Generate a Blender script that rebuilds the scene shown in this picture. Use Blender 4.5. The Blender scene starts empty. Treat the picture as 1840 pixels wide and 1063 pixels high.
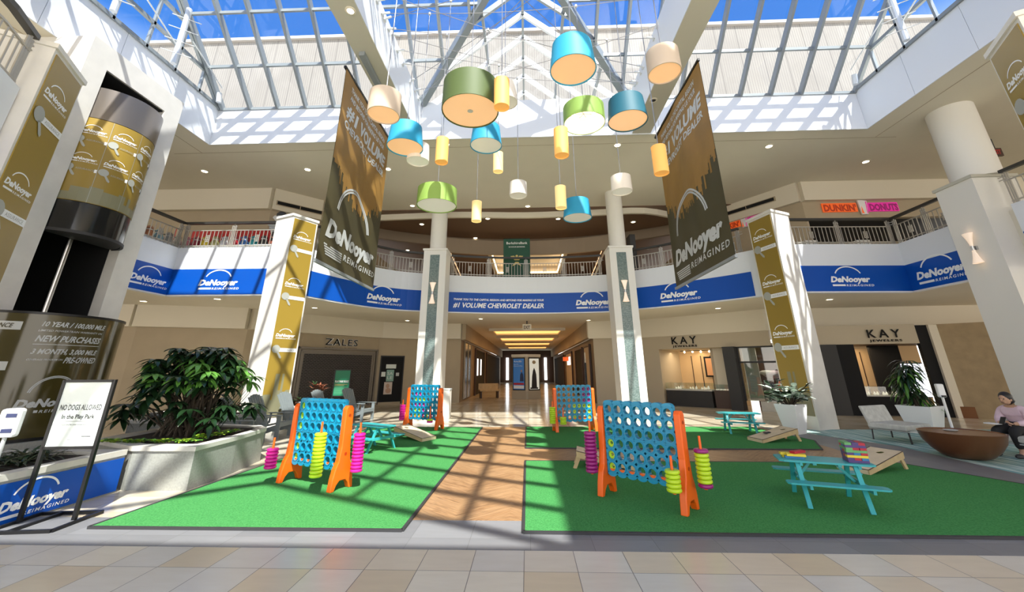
import bpy, bmesh, math, random
from mathutils import Vector, Matrix
random.seed(7)
PI = math.pi
S = bpy.context.scene
COL = S.collection

# ------------------------------------------------------------------ camera
def make_camera():
    f, ppx, ppy, H, yawpx, roll = 715.0, 920.0, 422.0, 663.0, 27.0, math.radians(-.25)
    p = math.atan((H-ppy)/f); psi = math.atan(yawpx*math.cos(p)/f)
    F = Vector((-math.sin(psi)*math.cos(p), math.cos(psi)*math.cos(p), math.sin(p)))
    R = Vector((math.cos(psi), math.sin(psi), 0)); U = R.cross(F)
    R2 = math.cos(roll)*R+math.sin(roll)*U; U2 = math.cos(roll)*U-math.sin(roll)*R
    cd = bpy.data.cameras.new('camera'); co = bpy.data.objects.new('camera', cd); COL.objects.link(co)
    m = Matrix((R2, U2, -F)).transposed().to_4x4(); m.translation = Vector((0, 0, 1.6))
    co.matrix_world = m
    cd.sensor_width = 36; cd.sensor_fit = 'HORIZONTAL'; cd.lens = f/1840*36
    cd.shift_y = -(531.5-ppy)/1840; cd.clip_start = .02; cd.clip_end = 500
    S.camera = co
make_camera()

# ------------------------------------------------------------------ light, sky, exposure
S.view_settings.view_transform = 'Standard'
S.view_settings.look = 'None'
S.view_settings.exposure = 0.42
S.view_settings.gamma = 1
S.view_settings.use_curve_mapping = False
SUN_D = Vector((-.30, .71, -1)).normalized()
sl = bpy.data.lights.new('sun', 'SUN'); sl.energy = 8.3; sl.angle = math.radians(.6); sl.color = (1, .955, .87)
so = bpy.data.objects.new('sun', sl); COL.objects.link(so)
so.rotation_euler = SUN_D.to_track_quat('-Z', 'Y').to_euler(); so.location = (8, -12, 30)
w = bpy.data.worlds.new('sky'); S.world = w; w.use_nodes = True
nt = w.node_tree; nt.nodes.clear()
out = nt.nodes.new('ShaderNodeOutputWorld'); bg = nt.nodes.new('ShaderNodeBackground')
tc = nt.nodes.new('ShaderNodeTexCoord'); sx = nt.nodes.new('ShaderNodeSeparateXYZ'); cr = nt.nodes.new('ShaderNodeValToRGB')
nt.links.new(tc.outputs['Generated'], sx.inputs[0]); nt.links.new(sx.outputs['Z'], cr.inputs[0])
nt.links.new(cr.outputs[0], bg.inputs[0]); nt.links.new(bg.outputs[0], out.inputs[0])
e = cr.color_ramp.elements
e[0].position = 0.0; e[0].color = (1.0, .93, .83, 1)
e[1].position = 1.0; e[1].color = (.016, .075, .27, 1)
for p_, c_ in ((.12, (1.0, .94, .86, 1)), (.36, (.62, .72, .90, 1)), (.57, (.028, .105, .32, 1))):
    x = e.new(p_); x.color = c_
bg.inputs[1].default_value = 2.2

# ------------------------------------------------------------------ materials
MATS = {}
def mat(name, col=(.8,.8,.8), rough=.6, metal=0., emit=None, es=0., noise=0., nscale=8., bump=0., bscale=60., spec=.5, trans=0., alpha=1.):
    if name in MATS: return MATS[name]
    m = bpy.data.materials.new(name); m.use_nodes = True; t = m.node_tree; b = t.nodes['Principled BSDF']
    b.inputs['Base Color'].default_value = (*col, 1); b.inputs['Roughness'].default_value = rough
    b.inputs['Metallic'].default_value = metal; b.inputs['Specular IOR Level'].default_value = spec
    if trans: b.inputs['Transmission Weight'].default_value = trans
    if alpha < 1: b.inputs['Alpha'].default_value = alpha
    if emit: b.inputs['Emission Color'].default_value = (*emit, 1); b.inputs['Emission Strength'].default_value = es
    if noise or bump:
        co = t.nodes.new('ShaderNodeTexCoord')
    if noise:
        n = t.nodes.new('ShaderNodeTexNoise'); n.inputs['Scale'].default_value = nscale; n.inputs['Detail'].default_value = 4
        t.links.new(co.outputs['Object'], n.inputs['Vector'])
        r = t.nodes.new('ShaderNodeValToRGB')
        r.color_ramp.elements[0].position = .3; r.color_ramp.elements[1].position = .7
        r.color_ramp.elements[0].color = (*[max(0, c*(1-noise)) for c in col], 1)
        r.color_ramp.elements[1].color = (*[min(1, c*(1+noise)) for c in col], 1)
        t.links.new(n.outputs['Fac'], r.inputs[0]); t.links.new(r.outputs[0], b.inputs['Base Color'])
    if bump:
        n2 = t.nodes.new('ShaderNodeTexNoise'); n2.inputs['Scale'].default_value = bscale
        t.links.new(co.outputs['Object'], n2.inputs['Vector'])
        bp = t.nodes.new('ShaderNodeBump'); bp.inputs['Strength'].default_value = bump; bp.inputs['Distance'].default_value = .01
        t.links.new(n2.outputs['Fac'], bp.inputs['Height']); t.links.new(bp.outputs[0], b.inputs['Normal'])
    MATS[name] = m
    return m
def N(t, typ, **k):
    n = t.nodes.new(typ)
    for a, v in k.items(): setattr(n, a, v)
    return n
def math_(t, op, a, b=None):
    n = N(t, 'ShaderNodeMath', operation=op)
    for i, v in enumerate((a, b)):
        if v is None: continue
        if isinstance(v, (int, float)): n.inputs[i].default_value = v
        else: t.links.new(v, n.inputs[i])
    return n.outputs[0]
def mix_(t, fac, a, b):
    n = N(t, 'ShaderNodeMix', data_type='RGBA')
    for i, v in ((0, fac), (6, a), (7, b)):
        if isinstance(v, (int, float)): n.inputs[i].default_value = v
        elif isinstance(v, tuple): n.inputs[i].default_value = (*v, 1)
        else: t.links.new(v, n.inputs[i])
    return n.outputs[2]
def base(name, rough=.5):
    m = bpy.data.materials.new(name); m.use_nodes = True; t = m.node_tree
    b = t.nodes['Principled BSDF']; b.inputs['Roughness'].default_value = rough
    co = N(t, 'ShaderNodeTexCoord'); MATS[name] = m
    return m, t, b, co
def ramp_(t, fac, stops):
    r = N(t, 'ShaderNodeValToRGB'); el = r.color_ramp.elements
    el[0].position = stops[0][0]; el[0].color = (*stops[0][1], 1)
    el[1].position = stops[-1][0]; el[1].color = (*stops[-1][1], 1)
    for p, c in stops[1:-1]:
        q = el.new(p); q.color = (*c, 1)
    t.links.new(fac, r.inputs[0]); return r.outputs[0]

def tile_mat(name, size, cols, grout, rough, off=0., ox=0., oy=0.):
    m, t, b, co = base(name, rough)
    mp = N(t, 'ShaderNodeMapping'); t.links.new(co.outputs['Object'], mp.inputs[0]); mp.inputs['Location'].default_value = (ox, oy, 0)
    s = N(t, 'ShaderNodeSeparateXYZ'); t.links.new(mp.outputs[0], s.inputs[0])
    gx = math_(t, 'DIVIDE', s.outputs['X'], size); gy = math_(t, 'DIVIDE', s.outputs['Y'], size)
    ix = math_(t, 'FLOOR', gx); iy = math_(t, 'FLOOR', gy)
    cb = N(t, 'ShaderNodeCombineXYZ'); t.links.new(ix, cb.inputs[0]); t.links.new(iy, cb.inputs[1])
    wn = N(t, 'ShaderNodeTexWhiteNoise', noise_dimensions='3D'); t.links.new(cb.outputs[0], wn.inputs[0])
    n = N(t, 'ShaderNodeTexNoise'); n.inputs['Scale'].default_value = 3; n.inputs['Detail'].default_value = 5
    mp2 = N(t, 'ShaderNodeMapping'); t.links.new(co.outputs['Object'], mp2.inputs[0]); mp2.inputs['Scale'].default_value = (1, 4, 1); mp2.inputs['Rotation'].default_value = (0, 0, .5)
    ad = N(t, 'ShaderNodeVectorMath', operation='ADD'); t.links.new(mp2.outputs[0], ad.inputs[0]); t.links.new(wn.outputs['Color'], ad.inputs[1])
    t.links.new(ad.outputs[0], n.inputs['Vector'])
    c = ramp_(t, wn.outputs['Value'], cols)
    c = mix_(t, math_(t, 'MULTIPLY', n.outputs['Fac'], .38), c, tuple(x*.62 for x in cols[0][1]))
    fx = math_(t, 'FRACT', gx); fy = math_(t, 'FRACT', gy); g = .006/size
    l1 = math_(t, 'LESS_THAN', fx, g); l2 = math_(t, 'LESS_THAN', fy, g)
    c = mix_(t, math_(t, 'MAXIMUM', l1, l2), c, grout)
    t.links.new(c, b.inputs['Base Color'])
    return m
M_tile = tile_mat('porcelain tile', .45, [(.0, (.66,.55,.38)), (.4, (.74,.65,.50)), (.62, (.66,.65,.61)), (1., (.80,.73,.58))], (.16,.14,.12), .28, ox=.06, oy=.02)
M_farfloor = tile_mat('polished stone tile', .6, [(.0, (.60,.50,.36)), (.5, (.70,.61,.47)), (1., (.76,.69,.56))], (.30,.25,.19), .16)
M_border = tile_mat('grey stone border', .6, [(.0, (.19,.19,.20)), (1., (.24,.24,.25))], (.13,.13,.13), .45, oy=.1)

def chevron_mat():
    m, t, b, co = base('chevron wood', .38)
    s = N(t, 'ShaderNodeSeparateXYZ'); t.links.new(co.outputs['Object'], s.inputs[0])
    pp = math_(t, 'PINGPONG', math_(t, 'ADD', s.outputs['X'], 20.07), .62)
    u = math_(t, 'DIVIDE', math_(t, 'ADD', s.outputs['Y'], math_(t, 'MULTIPLY', pp, .85)), .13)
    idx = math_(t, 'FLOOR', u); fr = math_(t, 'FRACT', u)
    cb = N(t, 'ShaderNodeCombineXYZ'); t.links.new(idx, cb.inputs[0])
    t.links.new(math_(t, 'FLOOR', math_(t, 'DIVIDE', math_(t, 'ADD', s.outputs['X'], 20.07), .62)), cb.inputs[1])
    wn = N(t, 'ShaderNodeTexWhiteNoise', noise_dimensions='3D'); t.links.new(cb.outputs[0], wn.inputs[0])
    v2 = N(t, 'ShaderNodeCombineXYZ'); t.links.new(math_(t, 'MULTIPLY', u, 2.2), v2.inputs[0]); t.links.new(math_(t, 'MULTIPLY', pp, 3.), v2.inputs[1]); t.links.new(idx, v2.inputs[2])
    n = N(t, 'ShaderNodeTexNoise'); n.inputs['Scale'].default_value = 1.4; n.inputs['Detail'].default_value = 6; n.inputs['Distortion'].default_value = 1.0
    t.links.new(v2.outputs[0], n.inputs['Vector'])
    c = ramp_(t, n.outputs['Fac'], [(.3, (.15,.075,.032)), (.5, (.32,.175,.080)), (.7, (.43,.26,.13))])
    c = mix_(t, math_(t, 'MULTIPLY', wn.outputs['Value'], .4), c, (.42,.26,.135))
    c = mix_(t, math_(t, 'LESS_THAN', fr, .035), c, (.13,.07,.035))
    t.links.new(c, b.inputs['Base Color']); return m
M_wood = chevron_mat()

def turf_mat():
    m, t, b, co = base('artificial turf', .95)
    n = N(t, 'ShaderNodeTexNoise'); n.inputs['Scale'].default_value = 55; n.inputs['Detail'].default_value = 3
    t.links.new(co.outputs['Object'], n.inputs['Vector'])
    n2 = N(t, 'ShaderNodeTexNoise'); n2.inputs['Scale'].default_value = 1.2; t.links.new(co.outputs['Object'], n2.inputs['Vector'])
    c = ramp_(t, n.outputs['Fac'], [(.3, (.026,.165,.040)), (.7, (.075,.30,.085))])
    c = mix_(t, math_(t, 'MULTIPLY', n2.outputs['Fac'], .3), c, (.07,.25,.075))
    t.links.new(c, b.inputs['Base Color'])
    bp = N(t, 'ShaderNodeBump'); bp.inputs['Strength'].default_value = .6; bp.inputs['Distance'].default_value = .008
    t.links.new(n.outputs['Fac'], bp.inputs['Height']); t.links.new(bp.outputs[0], b.inputs['Normal'])
    b.inputs['Specular IOR Level'].default_value = .15
    return m
M_turf = turf_mat()

def streak_mat():
    m, t, b, co = base('teal streaked carpet', .95)
    mp = N(t, 'ShaderNodeMapping'); t.links.new(co.outputs['Object'], mp.inputs[0])
    mp.inputs['Rotation'].default_value = (0, 0, -.12); mp.inputs['Scale'].default_value = (9, .35, 1)
    n = N(t, 'ShaderNodeTexNoise'); n.inputs['Scale'].default_value = 1.3; n.inputs['Detail'].default_value = 4; t.links.new(mp.outputs[0], n.inputs['Vector'])
    c = ramp_(t, n.outputs['Fac'], [(.34, (.14,.28,.27)), (.47, (.26,.43,.41)), (.52, (.62,.72,.68)), (.60, (.20,.37,.37))])
    t.links.new(c, b.inputs['Base Color']); b.inputs['Specular IOR Level'].default_value = .1
    return m
M_carpet = streak_mat()

def ribwall_mat():
    m, t, b, co = base('ribbed concrete', .85)
    s = N(t, 'ShaderNodeSeparateXYZ'); t.links.new(co.outputs['Object'], s.inputs[0])
    f1 = math_(t, 'FRACT', math_(t, 'DIVIDE', s.outputs['X'], .16))
    f2 = math_(t, 'FRACT', math_(t, 'DIVIDE', s.outputs['X'], 1.5))
    n = N(t, 'ShaderNodeTexNoise'); n.inputs['Scale'].default_value = .5; n.inputs['Detail'].default_value = 4; t.links.new(co.outputs['Object'], n.inputs['Vector'])
    c = ramp_(t, n.outputs['Fac'], [(.3, (.22,.205,.19)), (.7, (.26,.245,.228))])
    c = mix_(t, math_(t, 'LESS_THAN', f1, .3), c, (.19,.18,.17))
    c = mix_(t, math_(t, 'LESS_THAN', f2, .03), c, (.13,.12,.115))
    t.links.new(c, b.inputs['Base Color']); return m
def mosaic_mat():
    m, t, b, co = base('grey green mosaic tile', .22)
    br = N(t, 'ShaderNodeTexBrick'); br.inputs['Scale'].default_value = 1.0
    br.inputs['Brick Width'].default_value = .045; br.inputs['Row Height'].default_value = .028; br.inputs['Mortar Size'].default_value = .0035
    br.inputs['Color1'].default_value = (.10,.16,.15,1); br.inputs['Color2'].default_value = (.22,.29,.28,1); br.inputs['Mortar'].default_value = (.10,.13,.13,1)
    mp = N(t, 'ShaderNodeMapping'); t.links.new(co.outputs['Object'], mp.inputs[0]); mp.inputs['Rotation'].default_value = (PI/2, 0, 0)
    t.links.new(mp.outputs[0], br.inputs['Vector']); t.links.new(br.outputs['Color'], b.inputs['Base Color']); return m
def grille_mat():
    m, t, b, co = base('rolled security grille', .35)
    br = N(t, 'ShaderNodeTexBrick'); br.inputs['Scale'].default_value = 1.0
    br.inputs['Brick Width'].default_value = .16; br.inputs['Row Height'].default_value = .06; br.inputs['Mortar Size'].default_value = .010
    br.inputs['Color1'].default_value = (.012,.011,.012,1); br.inputs['Color2'].default_value = (.03,.024,.024,1); br.inputs['Mortar'].default_value = (.11,.10,.10,1)
    mp = N(t, 'ShaderNodeMapping'); t.links.new(co.outputs['Object'], mp.inputs[0]); mp.inputs['Rotation'].default_value = (PI/2, 0, 0)
    t.links.new(mp.outputs[0], br.inputs['Vector']); t.links.new(br.outputs['Color'], b.inputs['Base Color']); b.inputs['Metallic'].default_value = .3; return m
def glass_mat(name, tint=(.93,.96,.97), gl=.06, rough=.02):
    m = bpy.data.materials.new(name); m.use_nodes = True; t = m.node_tree; t.nodes.clear()
    o = N(t, 'ShaderNodeOutputMaterial'); tr = N(t, 'ShaderNodeBsdfTransparent'); g = N(t, 'ShaderNodeBsdfGlossy'); mx = N(t, 'ShaderNodeMixShader')
    tr.inputs[0].default_value = (*tint, 1); g.inputs['Roughness'].default_value = rough; mx.inputs[0].default_value = gl
    t.links.new(tr.outputs[0], mx.inputs[1]); t.links.new(g.outputs[0], mx.inputs[2]); t.links.new(mx.outputs[0], o.inputs[0]); MATS[name] = m
    return m
M_skyglass = glass_mat('skylight glass', (.90,.94,.96), .05)
M_shopglass = glass_mat('shop glass', (.75,.78,.76), .10)
M_smoke = glass_mat('smoked glass', (.10,.09,.07), .10, .08)
M_caseglass = glass_mat('display case glass', (.85,.9,.88), .12)
M_mosaic = mosaic_mat(); M_grille = grille_mat(); M_rib = ribwall_mat()

M_white = mat('white painted fascia', (.76,.79,.84), .35)
M_beam = mat('painted beam soffit', (.52,.50,.42), .6)
M_ceil = mat('warm painted ceiling', (.76,.71,.59), .75, noise=.02, nscale=1)
M_ceilw = mat('cream painted bulkhead', (.72,.66,.54), .7)
M_tan = mat('tan painted wall', (.44,.36,.25), .7, noise=.03, nscale=2)
M_tan2 = mat('beige painted wall', (.50,.43,.32), .7)
M_col = mat('off white column plaster', (.76,.74,.69), .5, bump=.08, bscale=40)
M_stone = mat('travertine cladding', (.72,.70,.66), .55, noise=.05, nscale=3)
M_blue = mat('blue vinyl', (.002,.075,.42), .38, spec=.3)
M_gold = mat('gold vinyl', (.30,.20,.028), .4)
M_dgold = mat('printed dark olive', (.058,.048,.018), .6)
M_bgold = mat('printed amber sky', (.29,.155,.032), .6, noise=.12, nscale=1.5)
M_bbrown = mat('printed brown top', (.17,.11,.05), .6)
M_ink = mat('white vinyl lettering', (.86,.87,.88), .4)
M_inkg = mat('silver vinyl lettering', (.50,.52,.52), .4)
M_key = mat('grey key print', (.38,.39,.36), .4)
M_skyline = mat('grey skyline print', (.24,.23,.14), .45)
M_black = mat('black metal', (.012,.012,.013), .35, .3)
M_dark = mat('dark charcoal', (.03,.03,.032), .6)
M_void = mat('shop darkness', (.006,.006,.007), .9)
M_rail = mat('painted steel rail', (.42,.40,.36), .35, .5)
M_handrail = mat('dark handrail', (.035,.033,.032), .3)
M_alu = mat('grey aluminium mullion', (.27,.30,.32), .4, .2)
M_whalu = mat('white aluminium rafter', (.74,.76,.78), .35)
M_steel = mat('galvanised pipe', (.72,.74,.75), .3, .4)
M_cable = mat('steel cable', (.35,.35,.36), .3, .7)
M_cyan = mat('cyan plastic', (.006,.25,.43), .3)
M_orange = mat('orange plastic', (.86,.125,.005), .35)
M_mag = mat('magenta plastic', (.62,.01,.26), .3)
M_purp = mat('purple plastic', (.28,.01,.16), .3)
M_lime = mat('lime plastic', (.48,.68,.02), .3)
M_teal = mat('teal paint', (.035,.36,.38), .4, noise=.06, nscale=6)
M_ply = mat('pale plywood', (.66,.54,.36), .5, noise=.08, nscale=5)
M_plyedge = mat('plywood frame', (.52,.38,.20), .55, noise=.1, nscale=7)
M_adk = mat('grey plastic lumber', (.20,.23,.24), .5)
M_granite = mat('speckled granite', (.31,.315,.29), .5, noise=.12, nscale=35)
M_granlt = mat('pale stone coping', (.60,.58,.53), .45, noise=.05, nscale=10)
M_soil = mat('potting soil', (.03,.02,.014), .95, bump=.5)
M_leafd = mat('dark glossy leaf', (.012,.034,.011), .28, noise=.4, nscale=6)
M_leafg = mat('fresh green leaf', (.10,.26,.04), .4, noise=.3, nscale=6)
M_leafy = mat('chartreuse leaf', (.42,.62,.05), .45, noise=.2)
M_leafr = mat('red brown bromeliad leaf', (.26,.09,.05), .4, noise=.4, nscale=5)
M_leafw = mat('variegated silver leaf', (.50,.58,.50), .4, noise=.35, nscale=9)
M_stem = mat('brown stem', (.06,.045,.03), .8)
M_pot = mat('white fibreglass pot', (.82,.83,.84), .3)
M_copper = mat('brown metallic bowl', (.20,.085,.035), .3, .55)
M_bowlin = mat('brown table top', (.34,.19,.10), .35, .3)
M_uph = mat('pale striped upholstery', (.52,.53,.50), .85, noise=.12, nscale=12)
M_chrome = mat('brushed chrome', (.6,.6,.6), .25, 1.)
M_sconce = mat('alabaster shade', (.78,.70,.64), .5, emit=(1,.72,.48), es=.35)
M_bulb = mat('glowing bulb', (1,.95,.8), .5, emit=(1,.78,.45), es=14)
M_down = mat('lit downlight lens', (1,1,.95), .5, emit=(1,.92,.72), es=9)
M_cove = mat('amber cove light', (1,.8,.5), .6, emit=(1,.52,.15), es=1.15)
M_cove2 = mat('warm strip light', (1,.9,.8), .6, emit=(1,.74,.45), es=3.2)
M_diff = mat('glowing peach diffuser', (.62,.44,.28), .22, emit=(1,.50,.20), es=.42, spec=.6)
M_diffw = mat('white drum diffuser', (.82,.80,.76), .25, emit=(1,.85,.7), es=.12, spec=.6)
M_shblue = mat('sky blue lampshade', (.02,.30,.50), .6)
M_shteal = mat('deep teal lampshade', (.008,.10,.15), .6)
M_shgreen = mat('green lampshade', (.22,.36,.07), .6); M_sholive = mat('shadowed olive lampshade', (.065,.10,.025), .6)  # olive set darker all over to carry the drum's shadow side
M_shwhite = mat('white linen lampshade', (.74,.70,.63), .7, emit=(1,.8,.6), es=.06)
M_shtan = mat('oatmeal linen lampshade', (.52,.43,.34), .7)
M_amber = mat('amber cylinder shade', (.72,.40,.12), .6, emit=(1,.42,.08), es=.28)
M_yel = mat('pale yellow cylinder shade', (.82,.66,.32), .6, emit=(1,.68,.25), es=.35)
M_skin = mat('skin', (.50,.30,.20), .55)
M_hair = mat('black hair', (.012,.010,.010), .45)
M_pink = mat('pale pink sweatshirt', (.66,.50,.58), .85, noise=.08, nscale=9)
M_pants = mat('black trousers', (.013,.013,.015), .85)
M_red = mat('red', (.55,.02,.02), .4)
M_bpurple = mat('purple painted block', (.07,.035,.16), .45)
M_bred = mat('crimson painted block', (.40,.01,.03), .45)
M_bblue = mat('blue painted block', (.02,.16,.34), .45)
M_byel = mat('yellow painted block', (.70,.55,.03), .45)
M_bgreen = mat('green painted block', (.12,.36,.12), .45)
M_dorange = mat('orange sign letters', (.85,.13,.02), .4, emit=(1,.15,.02), es=.25)
M_dpink = mat('pink sign letters', (.70,.02,.32), .4, emit=(1,.03,.45), es=.2)
M_signw = mat('white poster board', (.72,.78,.74), .4)
M_greenp = mat('green poster', (.012,.20,.10), .45)
M_dgreen = mat('dark green banner cloth', (.008,.075,.045), .6)
M_yellowp = mat('gold print', (.62,.48,.16), .5)
M_wine = mat('dark wood panel', (.06,.03,.02), .5)
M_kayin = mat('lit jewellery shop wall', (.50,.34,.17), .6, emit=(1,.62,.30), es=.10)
M_screen = mat('lit display screen', (.9,.9,1), .3, emit=(.85,.85,1), es=1.6)
M_posterb = mat('blue poster', (.01,.06,.16), .4)
M_beige2 = mat('kiosk limestone panel', (.42,.36,.27), .6)
M_tanstone = mat('tan stone wall', (.34,.25,.14), .6, noise=.12, nscale=4)
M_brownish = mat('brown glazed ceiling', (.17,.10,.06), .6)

# ------------------------------------------------------------------ mesh building
M_hall = mat('brown corridor wall', (.22,.165,.11), .6)
def rotz(a): return Matrix.Rotation(a, 4, 'Z')
class MB:
    def __init__(s): s.v = []; s.f = []; s.mi = []; s.m = 0
    def add(s, vs, fs, M=None):
        o = len(s.v)
        for p in vs:
            p = Vector(p) if M is None else M @ Vector(p)
            s.v.append((p.x, p.y, p.z))
        for f in fs: s.f.append([o+i for i in f]); s.mi.append(s.m)
        return s
    def box(s, x0, x1, y0, y1, z0, z1, M=None):
        vs = [(x, y, z) for z in (z0, z1) for y in (y0, y1) for x in (x0, x1)]
        return s.add(vs, [(0,2,3,1), (4,5,7,6), (0,1,5,4), (2,6,7,3), (0,4,6,2), (1,3,7,5)], M)
    def bar(s, a, b, w, h, up=(0,0,1)):
        a = Vector(a); b = Vector(b); d = (b-a); L = d.length; d.normalize()
        u = Vector(up); sd = d.cross(u)
        if sd.length < 1e-4: sd = d.cross(Vector((1, 0, 0)))
        sd.normalize(); u = sd.cross(d)
        vs = []
        for t in (a, b):
            for i, j in ((-1,-1), (1,-1), (1,1), (-1,1)): vs.append(t+sd*i*w/2+u*j*h/2)
        return s.add(vs, [(0,1,2,3), (7,6,5,4), (0,4,5,1), (1,5,6,2), (2,6,7,3), (3,7,4,0)])
    def prism(s, poly, z0, z1, M=None):
        n = len(poly); vs = [(x, y, z0) for x, y in poly]+[(x, y, z1) for x, y in poly]
        fs = [tuple(range(n-1, -1, -1)), tuple(range(n, 2*n))]+[(i, (i+1) % n, n+(i+1) % n, n+i) for i in range(n)]
        return s.add(vs, fs, M)
    def slab(s, poly, p0, p1):      # polygon in 3D extruded by vector
        n = len(poly); d = Vector(p1)
        vs = [Vector(p) for p in poly]+[Vector(p)+d for p in poly]
        return s.add(vs, [tuple(range(n-1, -1, -1)), tuple(range(n, 2*n))]+[(i, (i+1) % n, n+(i+1) % n, n+i) for i in range(n)])
    def tube(s, pts, r, n=8, cap=True):
        pts = [Vector(p) for p in pts]; rs = r if isinstance(r, (list, tuple)) else [r]*len(pts)
        vs = []; fs = []; pu = None
        for i, p in enumerate(pts):
            d = (pts[min(i+1, len(pts)-1)]-pts[max(i-1, 0)]).normalized()
            u = pu if pu is not None else (Vector((0, 0, 1)) if abs(d.z) < .9 else Vector((1, 0, 0)))
            sd = d.cross(u)
            if sd.length < 1e-5: sd = d.cross(Vector((0, 1, .3)))
            sd.normalize(); u = sd.cross(d).normalized(); pu = u
            for k in range(n):
                a = 2*PI*k/n; vs.append(p+(sd*math.cos(a)+u*math.sin(a))*rs[i])
        for i in range(len(pts)-1):
            for k in range(n): fs.append((i*n+k, i*n+(k+1) % n, (i+1)*n+(k+1) % n, (i+1)*n+k))
        if cap: fs.append(tuple(range(n-1, -1, -1))); fs.append(tuple((len(pts)-1)*n+k for k in range(n)))
        return s.add(vs, fs)
    def lathe(s, prof, n=24, M=None, a0=0., a1=2*PI):
        full = abs(a1-a0-2*PI) < 1e-6; m = n if full else n+1; vs = []; fs = []
        for r, z in prof:
            for k in range(m):
                a = a0+(a1-a0)*k/n; vs.append((r*math.cos(a), r*math.sin(a), z))
        for i in range(len(prof)-1):
            for k in range(n):
                k2 = (k+1) % m; fs.append((i*m+k, i*m+k2, (i+1)*m+k2, (i+1)*m+k))
        return s.add(vs, fs, M)
    def disc(s, r, z, n=24, M=None, up=True):
        vs = [(r*math.cos(2*PI*k/n), r*math.sin(2*PI*k/n), z) for k in range(n)]
        return s.add(vs, [tuple(range(n)) if up else tuple(range(n-1, -1, -1))], M)
    def ball(s, c, r, n=12, sc=(1,1,1), M=None):
        vs = []; fs = []; h = n//2
        for i in range(h+1):
            t = PI*i/h
            for k in range(n):
                a = 2*PI*k/n; vs.append((c[0]+r*sc[0]*math.sin(t)*math.cos(a), c[1]+r*sc[1]*math.sin(t)*math.sin(a), c[2]+r*sc[2]*math.cos(t)))
        for i in range(h):
            for k in range(n): fs.append((i*n+k, (i+1)*n+k, (i+1)*n+(k+1) % n, i*n+(k+1) % n))
        return s.add(vs, fs, M)
    def build(s, name, mats, parent=None, smooth=True, bevel=0, loc=None, rz=None):
        me = bpy.data.meshes.new(name); me.from_pydata(s.v, [], s.f)
        if not isinstance(mats, (list, tuple)): mats = [mats]
        for m in mats: me.materials.append(m)
        me.polygons.foreach_set('material_index', s.mi)
        me.validate(); me.update()
        if smooth and len(me.polygons):
            me.polygons.foreach_set('use_smooth', [True]*len(me.polygons)); me.set_sharp_from_angle(angle=.62)
        o = bpy.data.objects.new(name, me); COL.objects.link(o)
        if parent: o.parent = parent
        if loc: o.location = loc
        if rz is not None: o.rotation_euler = (0, 0, rz)
        if bevel:
            b = o.modifiers.new('edge', 'BEVEL'); b.width = bevel; b.segments = 2; b.limit_method = 'ANGLE'
        return o
def tag(o, label, cat, group=None):
    o['label'] = label; o['category'] = cat
    if group: o['group'] = group
    return o
def struct(o): o['kind'] = 'structure'; return o
def thing(name, label, cat, loc=(0,0,0), rz=0., group=None):
    o = bpy.data.objects.new(name, None); COL.objects.link(o); o.location = loc; o.rotation_euler = (0, 0, rz)
    o.empty_display_size = .1
    return tag(o, label, cat, group)
def copy_tree(o, parent=None):
    c = o.copy(); COL.objects.link(c); c.parent = parent
    for ch in list(o.children): copy_tree(ch, c)
    return c
def dup(root, loc, rz, label, group=None):
    c = copy_tree(root); c.location = loc; c.rotation_euler = (0, 0, rz); c['label'] = label
    if group: c['group'] = group
    return c

# ------------------------------------------------------------------ lettering
_TX = {}
def text2d(s, bold=.0, space=1.0):
    key = (s, bold, space)
    if key in _TX: return _TX[key]
    c = bpy.data.curves.new('t', 'FONT'); c.body = s; c.size = 1; c.offset = bold; c.space_character = space; c.resolution_u = 2
    o = bpy.data.objects.new('t', c); COL.objects.link(o)
    me = bpy.data.meshes.new_from_object(o)
    vs = [(v.co.x, v.co.y) for v in me.vertices]; fs = [tuple(p.vertices) for p in me.polygons]
    bpy.data.objects.remove(o); bpy.data.meshes.remove(me); bpy.data.curves.remove(c)
    if vs:
        x0 = min(v[0] for v in vs); x1 = max(v[0] for v in vs)
        vs = [((x-x0)/(x1-x0), y) for x, y in vs]
    _TX[key] = (vs, fs); return _TX[key]
def put_text(mb, fn, s, x, y, w, h, bold=.02, shear=.0, space=1.0):
    """text of width w, cap height h, baseline at (x, y) laid on the surface fn(u, v)"""
    vs, fs = text2d(s, bold, space)
    k = h/.72
    mb.add([fn(x+vx*w+vy*k*shear, y+vy*k) for vx, vy in vs], fs)
def put_poly(mb, fn, poly): mb.add([fn(u, v) for u, v in poly], [tuple(range(len(poly)))])
def put_rect(mb, fn, x0, x1, y0, y1, n=1):
    for i in range(n):
        a = x0+(x1-x0)*i/n; b = x0+(x1-x0)*(i+1)/n; put_poly(mb, fn, [(a, y0), (b, y0), (b, y1), (a, y1)])
def put_arch(mb, fn, cx, cy, rx, ry, t, a0=15, a1=165, n=18, t0=None):
    vs = []; t0 = t if t0 is None else t0
    for i in range(n+1):
        a = math.radians(a0+(a1-a0)*i/n); tt = t0+(t-t0)*math.sin(PI*i/n)
        for r in (0, tt): vs.append(fn(cx+(rx-r)*math.cos(a), cy+(ry-r)*math.sin(a)))
    mb.add(vs, [(2*i, 2*i+1, 2*i+3, 2*i+2) for i in range(n)])
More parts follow.
